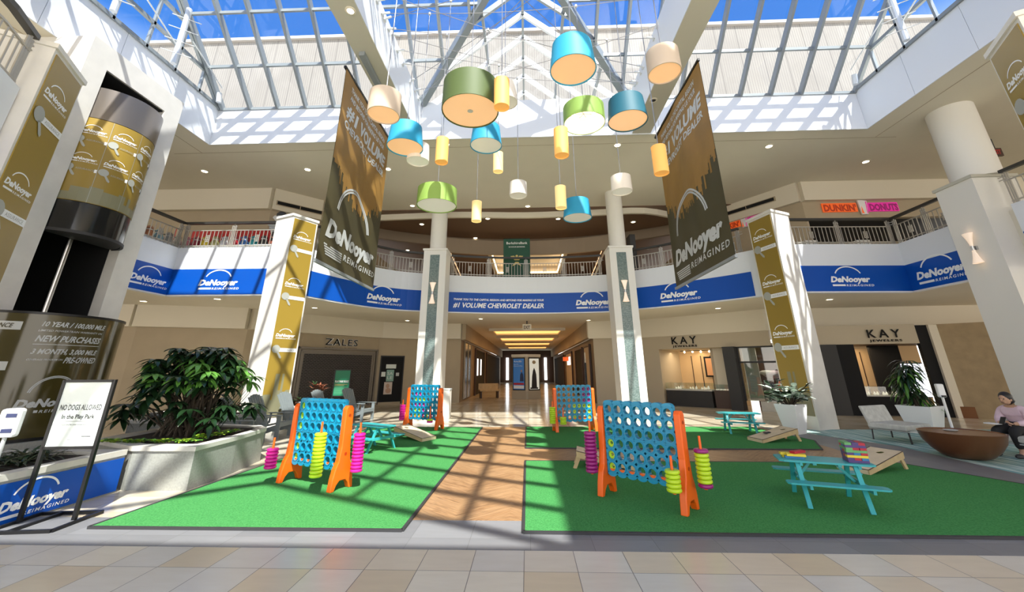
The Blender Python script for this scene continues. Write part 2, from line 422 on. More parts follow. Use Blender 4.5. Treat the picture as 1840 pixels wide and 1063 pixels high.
def logo(mb, fn, x, y, w, double=False, stripes=1):
    """arch over the name, a bar and the second line; x,y = left baseline of the name"""
    if double:
        put_arch(mb, fn, x+.47*w, y+.20*w, .36*w, .36*w, .018*w, 10, 170)
        put_arch(mb, fn, x+.47*w, y+.20*w, .335*w, .335*w, .016*w, 10, 170)
    else:
        put_arch(mb, fn, x+.47*w, y+.14*w, .345*w, .26*w, .030*w, 18, 162)
    put_text(mb, fn, 'DeNooyer', x, y, w*.97, .14*w, .052, .25)
    if stripes == 1: put_rect(mb, fn, x+.02*w, x+.34*w, y-.105*w, y-.06*w)
    else:
        for k in range(5): put_rect(mb, fn, x-.0*w+.01*k*w, x+.33*w, y-.075*w-.018*k*w, y-.064*w-.018*k*w)
    put_text(mb, fn, 'REIMAGINED', x+.36*w, y-.11*w, .68*w, .052*w, .02, .2, 1.3)
def key_strip(mbw, mbk, mbt, fn, fn2, x, y, w):
    put_rect(mbw, fn, x+.12*w, x+.98*w, y-.07*w, y+.07*w)
    n = 14; put_poly(mbk, fn2, [(x+.17*w+.16*w*math.cos(2*PI*i/n), y+.03*w+.15*w*math.sin(2*PI*i/n)) for i in range(n)])
    put_poly(mbk, fn2, [(x+.20*w, y-.08*w), (x+.27*w, y-.06*w), (x+.42*w, y-.27*w), (x+.40*w, y-.33*w), (x+.33*w, y-.29*w)])
    put_text(mbt, fn2, 'ASSURANCE', x+.38*w, y-.035*w, .52*w, .075*w, .005, .1, 1.1)
def plane(o, u, v, off=0.):
    o = Vector(o); u = Vector(u).normalized(); v = Vector(v).normalized(); n = u.cross(v)
    return lambda a, b, o=o, u=u, v=v, n=n: o+u*a+v*b+n*off
def flip(fn, w): return fn

# ================================================================== STRUCTURE
# floor
MB().box(-30, 30, -12, 60, -.2, 0).build('floor', M_farfloor, smooth=False)['kind'] = 'structure'
struct(MB().box(-30, 30, -12, 4.44, 0, .004).build('floor_tiles', M_tile, smooth=False))
struct(MB().box(-5.7, 10.2, 4.44, 5.2, 0, .005).build('floor_border', M_border, smooth=False))
struct(MB().box(-4.75, 6.9, 5.2, 12.75, 0, .006).build('floor_chevron_wood', M_wood, smooth=False))
struct(MB().prism([(6.9,4.44),(12,4.44),(12,5.2),(7.6,6.2),(7.9,9.8),(6.9,12.2),(6.9,12.75),(6.6,12.75),(6.3,9),(6.6,8.2),(6.6,5.0)], 0, .0065).build('floor_border', M_border, smooth=False))
struct(MB().prism([(7.6,6.2),(13,5.2),(13.4,12.3),(6.95,12.3),(7.9,9.8)], 0, .008).build('floor_carpet', M_carpet, smooth=False))

# turf mats
def turf(name_lbl, poly, edge_lbl=None):
    t = thing('turf_mat', name_lbl, 'mat', (poly[0][0], poly[0][1], .004))
    P = [(x-poly[0][0], y-poly[0][1]) for x, y in poly]
    MB().prism(P, .006, .022).build('turf_surface', M_turf, t, smooth=False)
    mb = MB(); n = len(P); cx = sum(p[0] for p in P)/n; cy = sum(p[1] for p in P)/n
    for i in range(n):
        a, b = P[i], P[(i+1) % n]; mb.bar((a[0], a[1], .012), (b[0], b[1], .012), .035, .024)
    mb.build('edging_strip', M_dark, t, smooth=False)
turf('long green turf mat between the planter and the wood path', [(-4.72,4.86),(-1.33,4.86),(-1.33,12.6),(-4.55,12.6)])
turf('large green turf mat under the game board and turquoise picnic table at the front', [(-.07,4.84),(7.4,4.80),(7.35,6.0),(6.45,8.1),(-.07,8.18)])
turf('green turf mat behind the wood strip with a picnic table and a bean bag board', [(-.07,9.44),(6.0,9.35),(6.55,10.4),(6.3,12.7),(-.07,12.68)])

# ---- ceilings / roof slabs (z 8.65 .. 10)
ZC, ZT = 8.65, 9.97
XL, XR, YB, YF = -10.32, 10.65, 11.05, 4.6
def roofslab(poly, z0=ZC, z1=ZT):
    return struct(MB().prism(poly, z0, z1).build('ceiling', M_ceil, smooth=False))
roofslab([(-30,YB+.03),(30,YB+.03),(30,17.2)] + [(9.6,17.2),(8,18.2),(5.5,17.2),(3,17.35),(0,17.5),(-3,17.3),(-5.5,17.4),(-8.4,17.6),(-30,17.2)])
roofslab([(-30,YF),(XL-.03,YF),(XL-.03,YB+.03),(-30,YB+.03)])
roofslab([(XR+.03,YF),(30,YF),(30,YB+.03),(XR+.03,YB+.03)])
roofslab([(-30,-2.6),(-3.98,-2.6),(-3.98,YF-.03),(-30,YF-.03)])
roofslab([(4.03,-2.6),(30,-2.6),(30,YF-.03),(4.03,YF-.03)])
roofslab([(-30,-4.6),(30,-4.6),(30,-2.63),(-30,-2.63)])  # unseen strip behind the camera, cut short to let fill light in
# white fascia faces lining the opening
def fascia(x0, x1, y0, y1, z0=ZC-.03, z1=ZT+.06): return MB().box(x0, x1, y0, y1, z0, z1).build('trim_skylight', M_white, smooth=False)
for a in ((XL-.03, XR+.03, YB, YB+.03), (XL-.03, -3.95, YF-.03, YF), (4.0, XR+.03, YF-.03, YF), (-3.95, 4.0, -2.63, -2.6)): struct(fascia(*a))
for x, s in ((XL, -1), (XR, 1)):
    mb = MB()
    for k in range(4):
        y0 = YF+(YB-YF)*k/4; y1 = YF+(YB-YF)*(k+1)/4
        mb.box(min(x, x+.03*s), max(x, x+.03*s), y0+.006, y1-.006, ZC-.03, ZT+.06)
    struct(mb.build('trim_skylight', M_white, smooth=False))
# soffit joint strip beside the opening
for a in ((-12,12,YB+.55,YB+.57),(XL-.7,XL-.68,YF,YB+.55),(XR+.68,XR+.7,YF,YB+.55)): struct(MB().box(*a, ZC-.004, ZC+.004).build('trim_soffit_joint', M_tan, smooth=False))
# beams
for xs in ((-3.95, -3.38), (3.43, 4.0)):
    b = MB(); x0, x1 = xs
    b.box(x0, x1, -2.6, YB, ZC, ZC+.03); b.m = 1
    b.box(x0, x1, -2.6, YB, ZC+.03, ZT)
    struct(b.build('trim_beam', [M_beam, M_white], smooth=False))

# ---- skylight (cross gable)
PK = 13.0
HM = 3.4; XC = .02      # half width of the main vault, centre
YM = (YB+YF)/2; HT = (YB-YF)/2
def zmain(x): return ZT+(PK-ZT)*(1-abs(x-XC)/HM)
def ztr(y): return ZT+(PK-ZT)*(1-abs(y-YM)/HT)
raf = MB(); rafw = MB(); YE0, YE1 = -2.6, 16.4
y = YE0
ys = []
while y < YE1+.01:
    ys.append(y); y += 1.0
for y in ys:
    for s in (-1, 1):
        # portion of the slope: from eave to ridge, cut by the transept
        if YF < y < YB:
            t0 = 1-abs(y-YM)/HT
        else: t0 = 0.
        a = (XC+s*HM*(1-t0), y, ZT+(PK-ZT)*t0); b = (XC, y, PK)
        if t0 < .97: (rafw if y > YB-1.2 else raf).bar(a, b, .09, .18 if y > YB-1.2 else .18)
        if y in (ys[0], ys[-1]): pass
for fx in (0., 1.24, 2.48, HM):
    for s in ((-1, 1) if fx else (1,)):
        z = ZT+(PK-ZT)*(1-fx/HM)
        d = HT*(fx/HM)          # transept reaches
        for y0, y1 in ((YE0, YM-d), (YM+d, YE1)):
            raf.bar((XC+s*fx, y0, z), (XC+s*fx, y1, z), .08, .16)
struct(raf.build('trim_skylight_rafters', M_alu, smooth=False))
struct(rafw.build('trim_skylight_rafters', M_whalu, smooth=False))
tr = MB()
x = XL+.15
while x < XR:
    ax = abs(x-XC)
    for s in (-1, 1):
        t0 = 0. if ax >= HM else 1-ax/HM
        if t0 < .97: tr.bar((x, YM+s*HT*(1-t0), ZT+(PK-ZT)*t0), (x, YM, PK), .075, .20)
    x += .955
for fy in (0., .36, .7, 1.0):
    z = ZT+(PK-ZT)*(1-fy)
    for s in ((-1, 1) if fy else (1,)):
        for x0, x1 in ((XL, XC-HM*fy), (XC+HM*fy, XR)):
            tr.bar((x0, YM+s*HT*fy, z), (x1, YM+s*HT*fy, z), .06, .10)
struct(tr.build('trim_skylight_rafters', M_alu, smooth=False))
va = MB()
for sx_ in (-1, 1):
    for sy_ in (-1, 1): va.bar((XC+sx_*HM, YM+sy_*HT, ZT), (XC, YM, PK), .20, .26)
struct(va.build('trim_skylight_valleys', M_alu, smooth=False))
# glass: main slopes (trapezoids outside the crossing), transept slopes, gable ends
def pane(pts, n):
    mb = MB(); mb.add(pts, [tuple(range(len(pts)))]); struct(mb.build('window_%d' % n, M_skyglass, smooth=False))
gi = 1; eps = .09
for s in (-1, 1):
    pane([(XC+s*HM, YB, ZT+eps), (XC+s*HM, YE1, ZT+eps), (XC, YE1, PK+eps), (XC, YM, PK+eps)], gi); gi += 1
    pane([(XC+s*HM, YF, ZT+eps), (XC+s*HM, YE0, ZT+eps), (XC, YE0, PK+eps), (XC, YM, PK+eps)], gi); gi += 1
    for xe, xc in ((XL, XC-HM), (XR, XC+HM)):
        pane([(xe, YM+s*HT, ZT+eps), (xc, YM+s*HT, ZT+eps), (XC, YM, PK+eps), (xe, YM, PK+eps)], gi); gi += 1
for xe in (XL, XR): pane([(xe, YF, ZT+eps), (xe, YB, ZT+eps), (xe, YM, PK+eps)], gi); gi += 1
for ye in (YE0, YE1): pane([(XC-HM, ye, ZT+eps), (XC+HM, ye, ZT+eps), (XC, ye, PK+eps)], gi); gi += 1
# gable end frames of the transept with white pipes and stub arms
for xe, s in ((XL+.02, 1), (XR-.02, -1)):
    g = MB(); pp = MB()
    for z in (ZT+.06, ZT+.85, ZT+1.75):
        d = HT*(1-(z-ZT)/(PK-ZT)); g.bar((xe, YM-d, z), (xe, YM+d, z), .08, .10)
    for k in range(1, 7):
        yy = YF+(YB-YF)*k/7; g.bar((xe, yy, ZT), (xe, yy, ztr(yy)), .06, .08)
    for sy_ in (-1, 1): g.bar((xe, YM+sy_*HT, ZT), (xe, YM, PK), .1, .14)
    for k in range(4):
        yy = YB-.45-k*1.75
        pp.tube([(xe+s*.32, yy, ZT-.05), (xe+s*.32, yy-.05, min(ztr(yy)-.15, ZT+2.6))], .075, 10)
        for q in range(6):
            zz = ZT+.25+q*.42
            if zz < ztr(yy)-.3: pp.tube([(xe+s*.1, yy-.28, zz), (xe+s*.62, yy+.16, zz+.03)], .014, 6)
        pp.tube([(xe+s*.32, yy, ZT+.5), (xe+s*.1, yy-1.2, ZT+1.3)], .02, 6)
    struct(g.build('trim_gable_frame', M_alu, smooth=False)); struct(pp.build('trim_gable_pipes', M_steel))
# lattice at the far end gable of the vault
lt = MB()
for k, z in enumerate((10.35, 10.9, 11.5, 12.1)):
    hw = HM*(1-(z-ZT)/(PK-ZT)); lt.bar((XC-hw, YE1-.1, z), (XC+hw, YE1-.1, z), .07, .07)
for q in (-1.6, -.85, -.1, .65, 1.4): lt.bar((XC+q, YE1-.1, ZT), (XC+q, YE1-.1, zmain(XC+q)), .07, .07)
for s in (-1, 1): lt.bar((XC+s*HM, YE1-.1, ZT), (XC, YE1-.1, PK), .14, .2)
struct(lt.build('trim_gable_lattice', M_alu, smooth=False))
# ribbed building wall beyond the glass
struct(MB().box(-60, 60, 22.6, 23.2, 9.0, 24.6).build('wall_upper_north', M_rib, smooth=False))
struct(MB().box(-60, 60, 22.4, 23.3, 24.6, 24.85).build('trim_parapet', mat('pale coping metal', (.42,.39,.37), .6), smooth=False))

# ---- second floor slab with curved edge
ZB0, ZB1, ZP, ZR = 3.9, 4.76, 5.5, 6.4
EDGE = [(-11.7, 10.9), (-11.65, 12.4), (-8.38, 12.45), (-7.3, 12.75), (-6.75, 14.1), (-6.05, 15.35), (-5.2, 16.15), (-4.2, 16.6), (-3.4, 16.9), (-1.8, 17.3), (0, 17.5),
        (1.8, 17.45), (3.5, 17.2), (4.4, 16.6), (5.4, 15.95), (6.3, 15.2), (7.2, 14.4), (7.8, 13.75), (8.5, 13.0), (12.4, 13.15), (12.35, 10.9)]
def resample(P, n=6, keep=()):
    out = []
    for i in range(len(P)-1):
        out.append(P[i])
    out.append(P[-1]); return out
def catmull(P, n=4):
    out = []
    for i in range(len(P)-1):
        p0 = P[max(i-1, 0)]; p1 = P[i]; p2 = P[i+1]; p3 = P[min(i+2, len(P)-1)]
        for k in range(n):
            t = k/n
            out.append(tuple(.5*((2*p1[j])+(-p0[j]+p2[j])*t+(2*p0[j]-5*p1[j]+4*p2[j]-p3[j])*t*t+(-p0[j]+3*p1[j]-3*p2[j]+p3[j])*t**3) for j in (0, 1)))
    out.append(P[-1]); return out
CURVE = catmull(EDGE[3:18], 4)          # smooth concave part
PATH = EDGE[:3]+CURVE+EDGE[18:]
far_left = [(-30, 10.9)]; far_right = [(30, 10.9)]
slab_poly = PATH+[(30, 10.9), (30, 36), (-30, 36), (-30, 10.9)]
mb = MB(); mb.prism(slab_poly, ZB0, ZP-.12)
struct(mb.build('ceiling_lower', M_ceil, smooth=False))
class Path:
    def __init__(s, pts, side=1):
        s.p = [Vector((x, y, 0)) for x, y in pts]; s.L = [0]
        for i in range(len(s.p)-1): s.L.append(s.L[-1]+(s.p[i+1]-s.p[i]).length)
        s.side = side
    def at(s, d, off=0., z=0.):
        d0 = max(0, min(d, s.L[-1]-1e-6)); i = max(k for k in range(len(s.L)-1) if s.L[k] <= d0)
        t = (d0-s.L[i])/(s.L[i+1]-s.L[i]); a, b = s.p[i], s.p[i+1]; dr = (b-a).normalized()
        q = a.lerp(b, t)+(dr*(d-d0)); n = Vector((dr.y, -dr.x, 0))*s.side
        return q+n*off+Vector((0, 0, z))
    def fn(s, off): return lambda u, v: s.at(u, off, v)
    def near(s, x, y):
        best = min(range(401), key=lambda k: (s.at(s.L[-1]*k/400)-Vector((x, y, 0))).length)
        return s.L[-1]*best/400
PT = Path(PATH)
# parapet face (white) and band
def ribbon(path, d0, d1, z0, z1, o0, o1, n=None):
    ds = [d0]+[l for l in path.L if d0+1e-4 < l < d1-1e-4]+[d1]
    mb = MB()
    for a, b in zip(ds[:-1], ds[1:]):
        m = (a+b)/2; e_ = (b-a)/2*.999999
        q = [path.at(m-e_, o0), path.at(m+e_, o0), path.at(m+e_, o1), path.at(m-e_, o1)]
        mb.add([p+Vector((0, 0, z)) for z in (z0, z1) for p in q], [(3,2,1,0), (4,5,6,7), (0,1,5,4), (1,2,6,5), (2,3,7,6), (3,0,4,7)])
    return mb
struct(ribbon(PT, 0, PT.L[-1], ZB0-.02, ZP, -.15, .03).build('wall_parapet', M_white, smooth=False))

# blue vinyl bands with lettering: one thing between each pair of columns
def band(d0, d1, logos, text=None, label='', path=PT, z0=ZB0+.02, z1=ZB1):
    t = thing('vinyl_banner', label, 'banner', path.at((d0+d1)/2, .03, z0))
    inv = Matrix.Translation(-t.location)
    def rel(mb): mb.v = [tuple(Vector(v)-t.location) for v in mb.v]; return mb
    rel(ribbon(path, d0, d1, z0, z1, .03, .045)).build('banner_sheet', M_blue, t, smooth=False)
    fn = path.fn(.050)
    for x, w_ in logos:
        m = MB(); logo(m, lambda u, v: fn(u, v), x-w_/2, z0+.30 if w_ > 1.2 else z0+.28, w_); rel(m).build('logo_lettering', M_ink, t, smooth=False)
    if text:
        m = MB(); x0, x1 = text
        put_text(m, fn, 'THANK YOU TO THE CAPITAL REGION AND BEYOND FOR MAKING US YOUR', x0, z0+.50, x1-x0, .085, .03, .25)
        put_text(m, fn, '#1 VOLUME CHEVROLET DEALER', x0, z0+.20, x1-x0, .20, .03, .25)
        rel(m).build('slogan_lettering', M_ink, t, smooth=False)
dC = PT.near
dLL0 = 0.02; dLL1 = PT.L[1]
band(.02, PT.L[1]-.01, [(PT.L[1]-.75, 1.2)], label='blue printed banner on the balcony edge beside the elevator tower')
band(PT.L[1]+.02, dC(-8.2, 12.45), [(dC(-10.0, 12.42), 1.30)], label='blue printed banner under the balcony rail with colourful shelves above it')
band(dC(-7.3, 12.8), dC(-4.2, 16.6), [(dC(-5.75, 15.7), 1.45)], label='blue printed banner on the curved edge partly behind the sunlit hanging banner')
band(dC(-3.5, 16.9), dC(3.5, 17.2), [(dC(2.85, 17.3), 1.5)], (dC(-3.15, 17.0), dC(.75, 17.48)), label='blue printed banner with a dealer slogan spanning the middle of the curved balcony')
band(dC(4.2, 16.7), dC(7.8, 13.75), [(dC(5.9, 15.5), 1.45)], label='blue printed banner on the curved edge above the jewellery shop with open counter')
band(dC(8.6, 13.0), PT.L[-2]-.01, [(dC(10.45, 13.08), 1.3)], label='blue printed banner with a bright sunlit end beneath the donut shop')
band(PT.L[-2]+.02, PT.L[-1]-.02, [(PT.L[-2]+1.1, 1.55)], label='blue printed banner on the slanting balcony edge beside the round column with a sconce')

# railings
def railing(path, d0, d1, label, zb=ZP, zt=ZR, step=.13):
    t = thing('railing', label, 'railing', path.at((d0+d1)/2, -.05, zb)); L0 = t.location.copy()
    def rel(mb): mb.v = [tuple(Vector(v)-L0) for v in mb.v]; return mb
    rel(ribbon(path, d0, d1, zt-.04, zt+.04, -.10, -.0)).build('handrail', M_handrail, t, smooth=False)
    nb = max(1, round((d1-d0)/1.5)); W = (d1-d0)/nb
    for k in range(nb):
        a = d0+k*W; p = MB()
        r1 = ribbon(path, a, a+W, zb+.62, zb+.65, -.065, -.035); r2 = ribbon(path, a, a+W, zb+.07, zb+.10, -.065, -.035)
        p.add(r1.v, r1.f); p.add(r2.v, r2.f)
        n = int((W-.24)/step)
        for i in range(n+1):
            d = a+.12+(W-.24)*i/n; q = path.at(d, -.05)
            p.box(q.x-.009, q.x+.009, q.y-.009, q.y+.009, zb+.02, zb+.64)
        # small square lattice at the middle
        for i in (-1, 0, 1):
            d = a+W/2+i*.055
            q = path.at(d, -.05); p.box(q.x-.012, q.x+.012, q.y-.012, q.y+.012, zb+.24, zb+.47)
        for z in (.24, .31, .38, .45):
            c0 = path.at(a+W/2-.07, -.05); c1 = path.at(a+W/2+.07, -.05); p.bar((c0.x, c0.y, zb+z), (c1.x, c1.y, zb+z), .024, .018)
        rel(p).build('baluster_panel', M_rail, t, smooth=False)
    for k in range(nb+1):
        p = MB()
        for i in (-1, 0, 1):
            q = path.at(d0+k*W+i*.055+(.08 if k == 0 else -.08 if k == nb else 0), -.05); p.box(q.x-.014, q.x+.014, q.y-.014, q.y+.014, zb-.01, zb+.82 if i else zb+.88)
        for z in (.68, .76):
            c0 = path.at(d0+k*W-.09, -.05); c1 = path.at(d0+k*W+.09, -.05); p.bar((c0.x, c0.y, zb+z), (c1.x, c1.y, zb+z), .02, .02)
        rel(p).build('post', M_rail, t, smooth=False)
railing(PT, .02, PT.L[1], 'steel balcony railing beside the elevator tower, in front of hat shelves')
railing(PT, PT.L[1], dC(-8.25, 12.45), 'sunlit steel balcony railing in front of colourful merchandise shelves')
railing(PT, dC(-7.2, 12.9), dC(-4.15, 16.65), 'curved steel railing behind the gold hanging banner near the shuttered jewellery shop side')
railing(PT, dC(-3.3, 16.9), dC(3.35, 17.25), 'curved steel railing spanning the middle balcony with a green bank banner')
railing(PT, dC(4.25, 16.7), dC(7.7, 13.85), 'curved steel railing behind the gold hanging banner above the open jewellery counter')
railing(PT, dC(8.75, 13.0), PT.L[-2], 'steel balcony railing in front of the donut shop tables')
railing(PT, PT.L[-2], PT.L[-1]-.0, 'slanting steel railing running up to the round column with a sconce')

# side galleries near the camera
GL = Path([(-6.75, 2.9), (-7.45, 4.4)], 1)       # front-left balcony
def gallery(pts, side, label_b, label_r, rail=True, bandp=True):
    p = Path(pts, side)
    struct(ribbon(p, 0, p.L[-1], ZB0-.02, ZP, -.15, .03).build('wall_parapet', M_white, smooth=False))
    if bandp: band(.02, p.L[-1]-.02, [], label=label_b, path=p)
    if rail: railing(p, 0, p.L[-1], label_r)
gallery([(-5.2, .6), (-6.4, 2.6), (-7.02, 4.0), (-7.34, 4.52)], 1, 'blue printed banner on the balcony corner nearest the viewer', 'dark steel railing of the balcony nearest the viewer above the gold column banner')
gallery([(12.3, 9.75), (12.3, 7.2), (11.9, 5.5)], 1, 'blue printed banner beyond the round column with a sconce at the picture edge', 'steel railing beyond the round column with a sconce')
struct(MB().prism([(-5.2,.6),(-6.5,2.4),(-7.3,4.3),(-8.5,5.5),(-30,5.5),(-30,-3),(-9,-3)], ZB0, ZP-.12).build('ceiling_lower', M_ceil, smooth=False))
struct(MB().prism([(-11.75,5.5),(-11.7,10.9),(-30,10.9),(-30,5.5)], ZB0, ZP-.12).build('ceiling_lower', M_ceil, smooth=False))
struct(MB().prism([(11.95,5.5),(12.35,7.2),(12.35,10.9),(30,10.9),(30,-3),(9,-3),(8,3)], ZB0, ZP-.12).build('ceiling_lower', M_ceil, smooth=False))

# ---- lower level walls
LW = [(-30,14.0), (-14.3,14.4), (-10.9,15.5), (-9.75,17.5), (-7.5,20.6), (-5.9,21.6), (-3.5,21.7)]
def wall(a, b, z0, z1, name, m, th=.2):
    a = Vector((*a, 0)); b = Vector((*b, 0)); d = (b-a).normalized(); n = Vector((-d.y, d.x, 0))*th
    mb = MB(); q = [a, b, b+n, a+n]; mb.prism([(p.x, p.y) for p in q], z0, z1)
    return struct(mb.build(name, m, smooth=False))
for a, b in zip(LW[:-1], LW[1:]):
    wall(a, b, 0, 3.12, 'wall_west_lower', M_tan)
    d = (Vector(b)-Vector(a)).normalized(); n = Vector((d.y, -d.x))*.35
    wall((a[0]+n.x, a[1]+n.y), (b[0]+n.x, b[1]+n.y), 3.12, ZB0+.05, 'wall_west_bulkhead', M_ceilw, .35)
# hall (corridor) walls
HX0, HX1 = -3.5, 3.35
wall((HX0, 21.7), (HX0, 60), 0, 3.1, 'wall_hall_west', M_hall); wall((HX0+.25, 21.6), (HX0+.25, 60), 3.1, ZB0+.3, 'wall_hall_west', M_tan)
wall((HX1, 60), (HX1, 21.0), 0, 3.1, 'wall_hall_east', M_hall); wall((HX1-.3, 60), (HX1-.3, 20.9), 3.1, ZB0+.3, 'wall_hall_east', M_tan)
struct(MB().box(-4, 4, 54, 54.3, 0, 4).build('wall_hall_end', M_wine, smooth=False))
struct(MB().box(-12, 12, 36, 60, ZB0, ZB0+.2).build('ceiling_lower', M_ceil, smooth=False))
for x in (-2.6, -.55, 2.3):
    mb = MB().box(x-.16, x+.16, 53.8, 53.95, .3, 3.0); tag(mb.build('glazed_exit', mat('daylight behind the exit doors', (1,1,1), .5, emit=(.9,.97,1), es=3.), smooth=False),
        {-2.6: 'bright exit glazing at the corridor end, on the shuttered shop side', -.55: 'bright exit glazing directly behind the directory kiosk', 2.3: 'bright exit glazing at the corridor end, on the red sign side'}[x], 'glazing')
# right-hand lower walls
RW = [(3.35,21.0), (5.2,20.9), (5.7,20.6)]
for a, b in zip(RW[:-1], RW[1:]): wall(a, b, 0, 3.12, 'wall_east_lower', M_tan2)
RB = [(3.1,20.9), (5.6,20.4), (9.7,16.9), (13.2,16.6), (30,15.2)]
for a, b in zip(RB[:-1], RB[1:]): wall(a, b, 3.05, ZB0+.05, 'wall_east_bulkhead', M_ceilw, .35)

# hall ceiling coffers: amber coves
hs = [(24.2, 26.8), (30, 33), (36, 39), (42.5, 45.5)]
for i, (y0, y1) in enumerate(hs):
    t = thing('ceiling_cove', 'glowing amber ceiling cove in the corridor, '+('first and widest from the atrium', 'second from the atrium', 'third from the atrium', 'last and dimmest, far down the corridor')[i], 'ceiling light', (0, (y0+y1)/2, ZB0-.14), 0, 'corridor ceiling coves')
    hy = (y1-y0)/2
    m = MB(); m.box(-2.05, 2.05, -hy, hy, .06, .08); m.build('glowing_panel', M_cove, t, smooth=False)
    m = MB()
    for a in ((-2.25,-2.0,-hy-.2,hy+.2), (2.0,2.25,-hy-.2,hy+.2), (-2.0,2.0,-hy-.2,-hy), (-2.0,2.0,hy,hy+.2)): m.box(a[0], a[1], a[2], a[3], -.02, .138)
    m.build('cove_frame', M_ceilw, t, smooth=False)
#--PART2--
ordn = ['first','second','third','fourth','fifth','sixth','seventh','eighth','ninth','tenth','eleventh','twelfth','thirteenth','fourteenth','fifteenth']
# ---- generic helpers for wall-mounted frames: local frame u along wall, w out of the wall towards the atrium
class WallF:
    def __init__(s, a, b, flipn=False):
        s.a = Vector((*a, 0)); s.b = Vector((*b, 0)); s.d = (s.b-s.a).normalized(); s.L = (s.b-s.a).length
        s.n = Vector((s.d.y, -s.d.x, 0))
    def P(s, u, z, off=0.): return s.a+s.d*u+s.n*off+Vector((0, 0, z))
    def fn(s, off): return lambda u, z: s.P(u, z, off)
    def M(s, u=0., z=0., off=0.):
        m = Matrix((s.d, -s.n, Vector((0, 0, 1)))).transposed().to_4x4(); m.translation = s.P(u, z, off); return m
    def box(s, mb, u0, u1, o0, o1, z0, z1): return mb.box(u0, u1, -o1, -o0, z0, z1, s.M())
    def rz(s): return math.atan2(s.d.y, s.d.x)
def relmesh(mb, t):
    bpy.context.view_layer.update() if False else None
    M = (Matrix.Translation(t.location) @ rotz(t.rotation_euler.z)).inverted()
    mb.v = [tuple(M @ Vector(v)) for v in mb.v]; return mb
def rbuild(mb, name, m, t, **k): return relmesh(mb, t).build(name, m, t, **k)

# ---- upper level: walls, dropped ceilings, coffer
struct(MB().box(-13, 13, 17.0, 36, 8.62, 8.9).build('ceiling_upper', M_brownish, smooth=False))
UL = [(-30,14.4), (-10.3,14.6), (-8.95,15.9), (-8.4,19), (-8.4,34)]
for i, (a, b) in enumerate(zip(UL[:-1], UL[1:])):
    wall(a, b, ZP-.12, 7.75, 'wall_west_upper', M_tan if i < 2 else M_tan2)
    d = (Vector(b)-Vector(a)).normalized(); n = Vector((d.y, -d.x))*.2
    if i < 3: wall((a[0]+n.x, a[1]+n.y), (b[0]+n.x, b[1]+n.y), 7.75, ZC+.02, 'wall_west_upper_bulkhead', M_ceilw, .3)
UR = [(8.7,34), (8.7,19), (9.15,17.6), (11.0,15.0), (18.5,15.0), (30,15.0)]
for i, (a, b) in enumerate(zip(UR[:-1], UR[1:])):
    if i == 3:
        wall(a, b, 7.15, 7.85, 'wall_east_upper', M_tan)
    else: wall(a, b, ZP-.12, 7.85, 'wall_east_upper', M_tan)
    d = (Vector(b)-Vector(a)).normalized(); n = Vector((d.y, -d.x))*.2
    if i > 0: wall((a[0]+n.x, a[1]+n.y), (b[0]+n.x, b[1]+n.y), 7.85, ZC+.02, 'wall_east_upper_bulkhead', M_ceilw, .3)
# donut shop interior behind the opening
struct(MB().box(11, 18.5, 18.2, 18.4, 5.4, 7.4).build('wall_shop_back', M_tan2, smooth=False))
struct(MB().box(11, 18.5, 15.2, 18.2, 7.15, 7.3).build('ceiling_shop', M_dark, smooth=False))
mb = MB().box(12.2, 13.6, 17.9, 18.1, 5.4, 6.8); tag(mb.build('doorway', M_wine, smooth=False), 'dark brown doorway inside the donut shop', 'doorway')
mb = MB().box(14.6, 17.5, 16.6, 17.3, 5.39, 6.3); tag(mb.build('shop_counter', M_wine, smooth=False), 'dark serving counter inside the donut shop', 'counter')
wall((-8.5,33), (8.8,33), ZP-.12, 8.7, 'wall_north_upper', M_wine)
# arc-shaped edge of the light ceiling and hanging curved fascia
def arc_pts(cx, cy, rx, ry, a0, a1, n=20): return [(cx+rx*math.cos(math.radians(a0+(a1-a0)*i/n)), cy+ry*math.sin(math.radians(a0+(a1-a0)*i/n))) for i in range(n+1)]
p = Path([(-9.2,17.3), (-8.4,17.62)]+catmull([(-8.4,17.6), (-5.5,17.4), (-3,17.3), (0,17.5), (3,17.35), (5.5,17.2), (8,18.2), (9.6,17.2)], 4))
struct(ribbon(p, 0, p.L[-1], 8.35, ZC+.02, -.12, .02).build('trim_ceiling_arc', M_ceil, smooth=False))
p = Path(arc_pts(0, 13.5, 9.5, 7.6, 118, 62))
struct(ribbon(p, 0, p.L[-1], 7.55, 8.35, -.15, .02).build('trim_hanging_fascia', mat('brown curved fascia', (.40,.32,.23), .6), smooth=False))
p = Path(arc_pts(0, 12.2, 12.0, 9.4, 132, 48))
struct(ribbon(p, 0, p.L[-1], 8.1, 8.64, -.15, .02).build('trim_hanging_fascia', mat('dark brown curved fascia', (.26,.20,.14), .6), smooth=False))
t = thing('ceiling_coffer', 'large lit ceiling coffer with bright strip edges behind the green bank banner', 'ceiling light', (0.1, 24.5, 7.9))
MB().box(-2.15,2.15,-2.7,2.7,.55,.6).build('coffer_panel', M_ceilw, t, smooth=False)
m = MB()
for a in ((-2.3,-2.1,-2.8,2.8),(2.1,2.3,-2.8,2.8),(-2.1,2.1,-2.8,-2.65),(-2.1,2.1,2.65,2.8)): m.box(*a, 0, .6)
m.build('coffer_frame', M_tan2, t, smooth=False)
m = MB()
for a in ((-2.09,-2.03,-2.6,2.6),(2.03,2.09,-2.6,2.6),(-2.0,2.0,-2.64,-2.58),(-2.0,2.0,2.58,2.64)): m.box(*a, .04, .12)
m.build('light_strip', M_cove2, t, smooth=False)
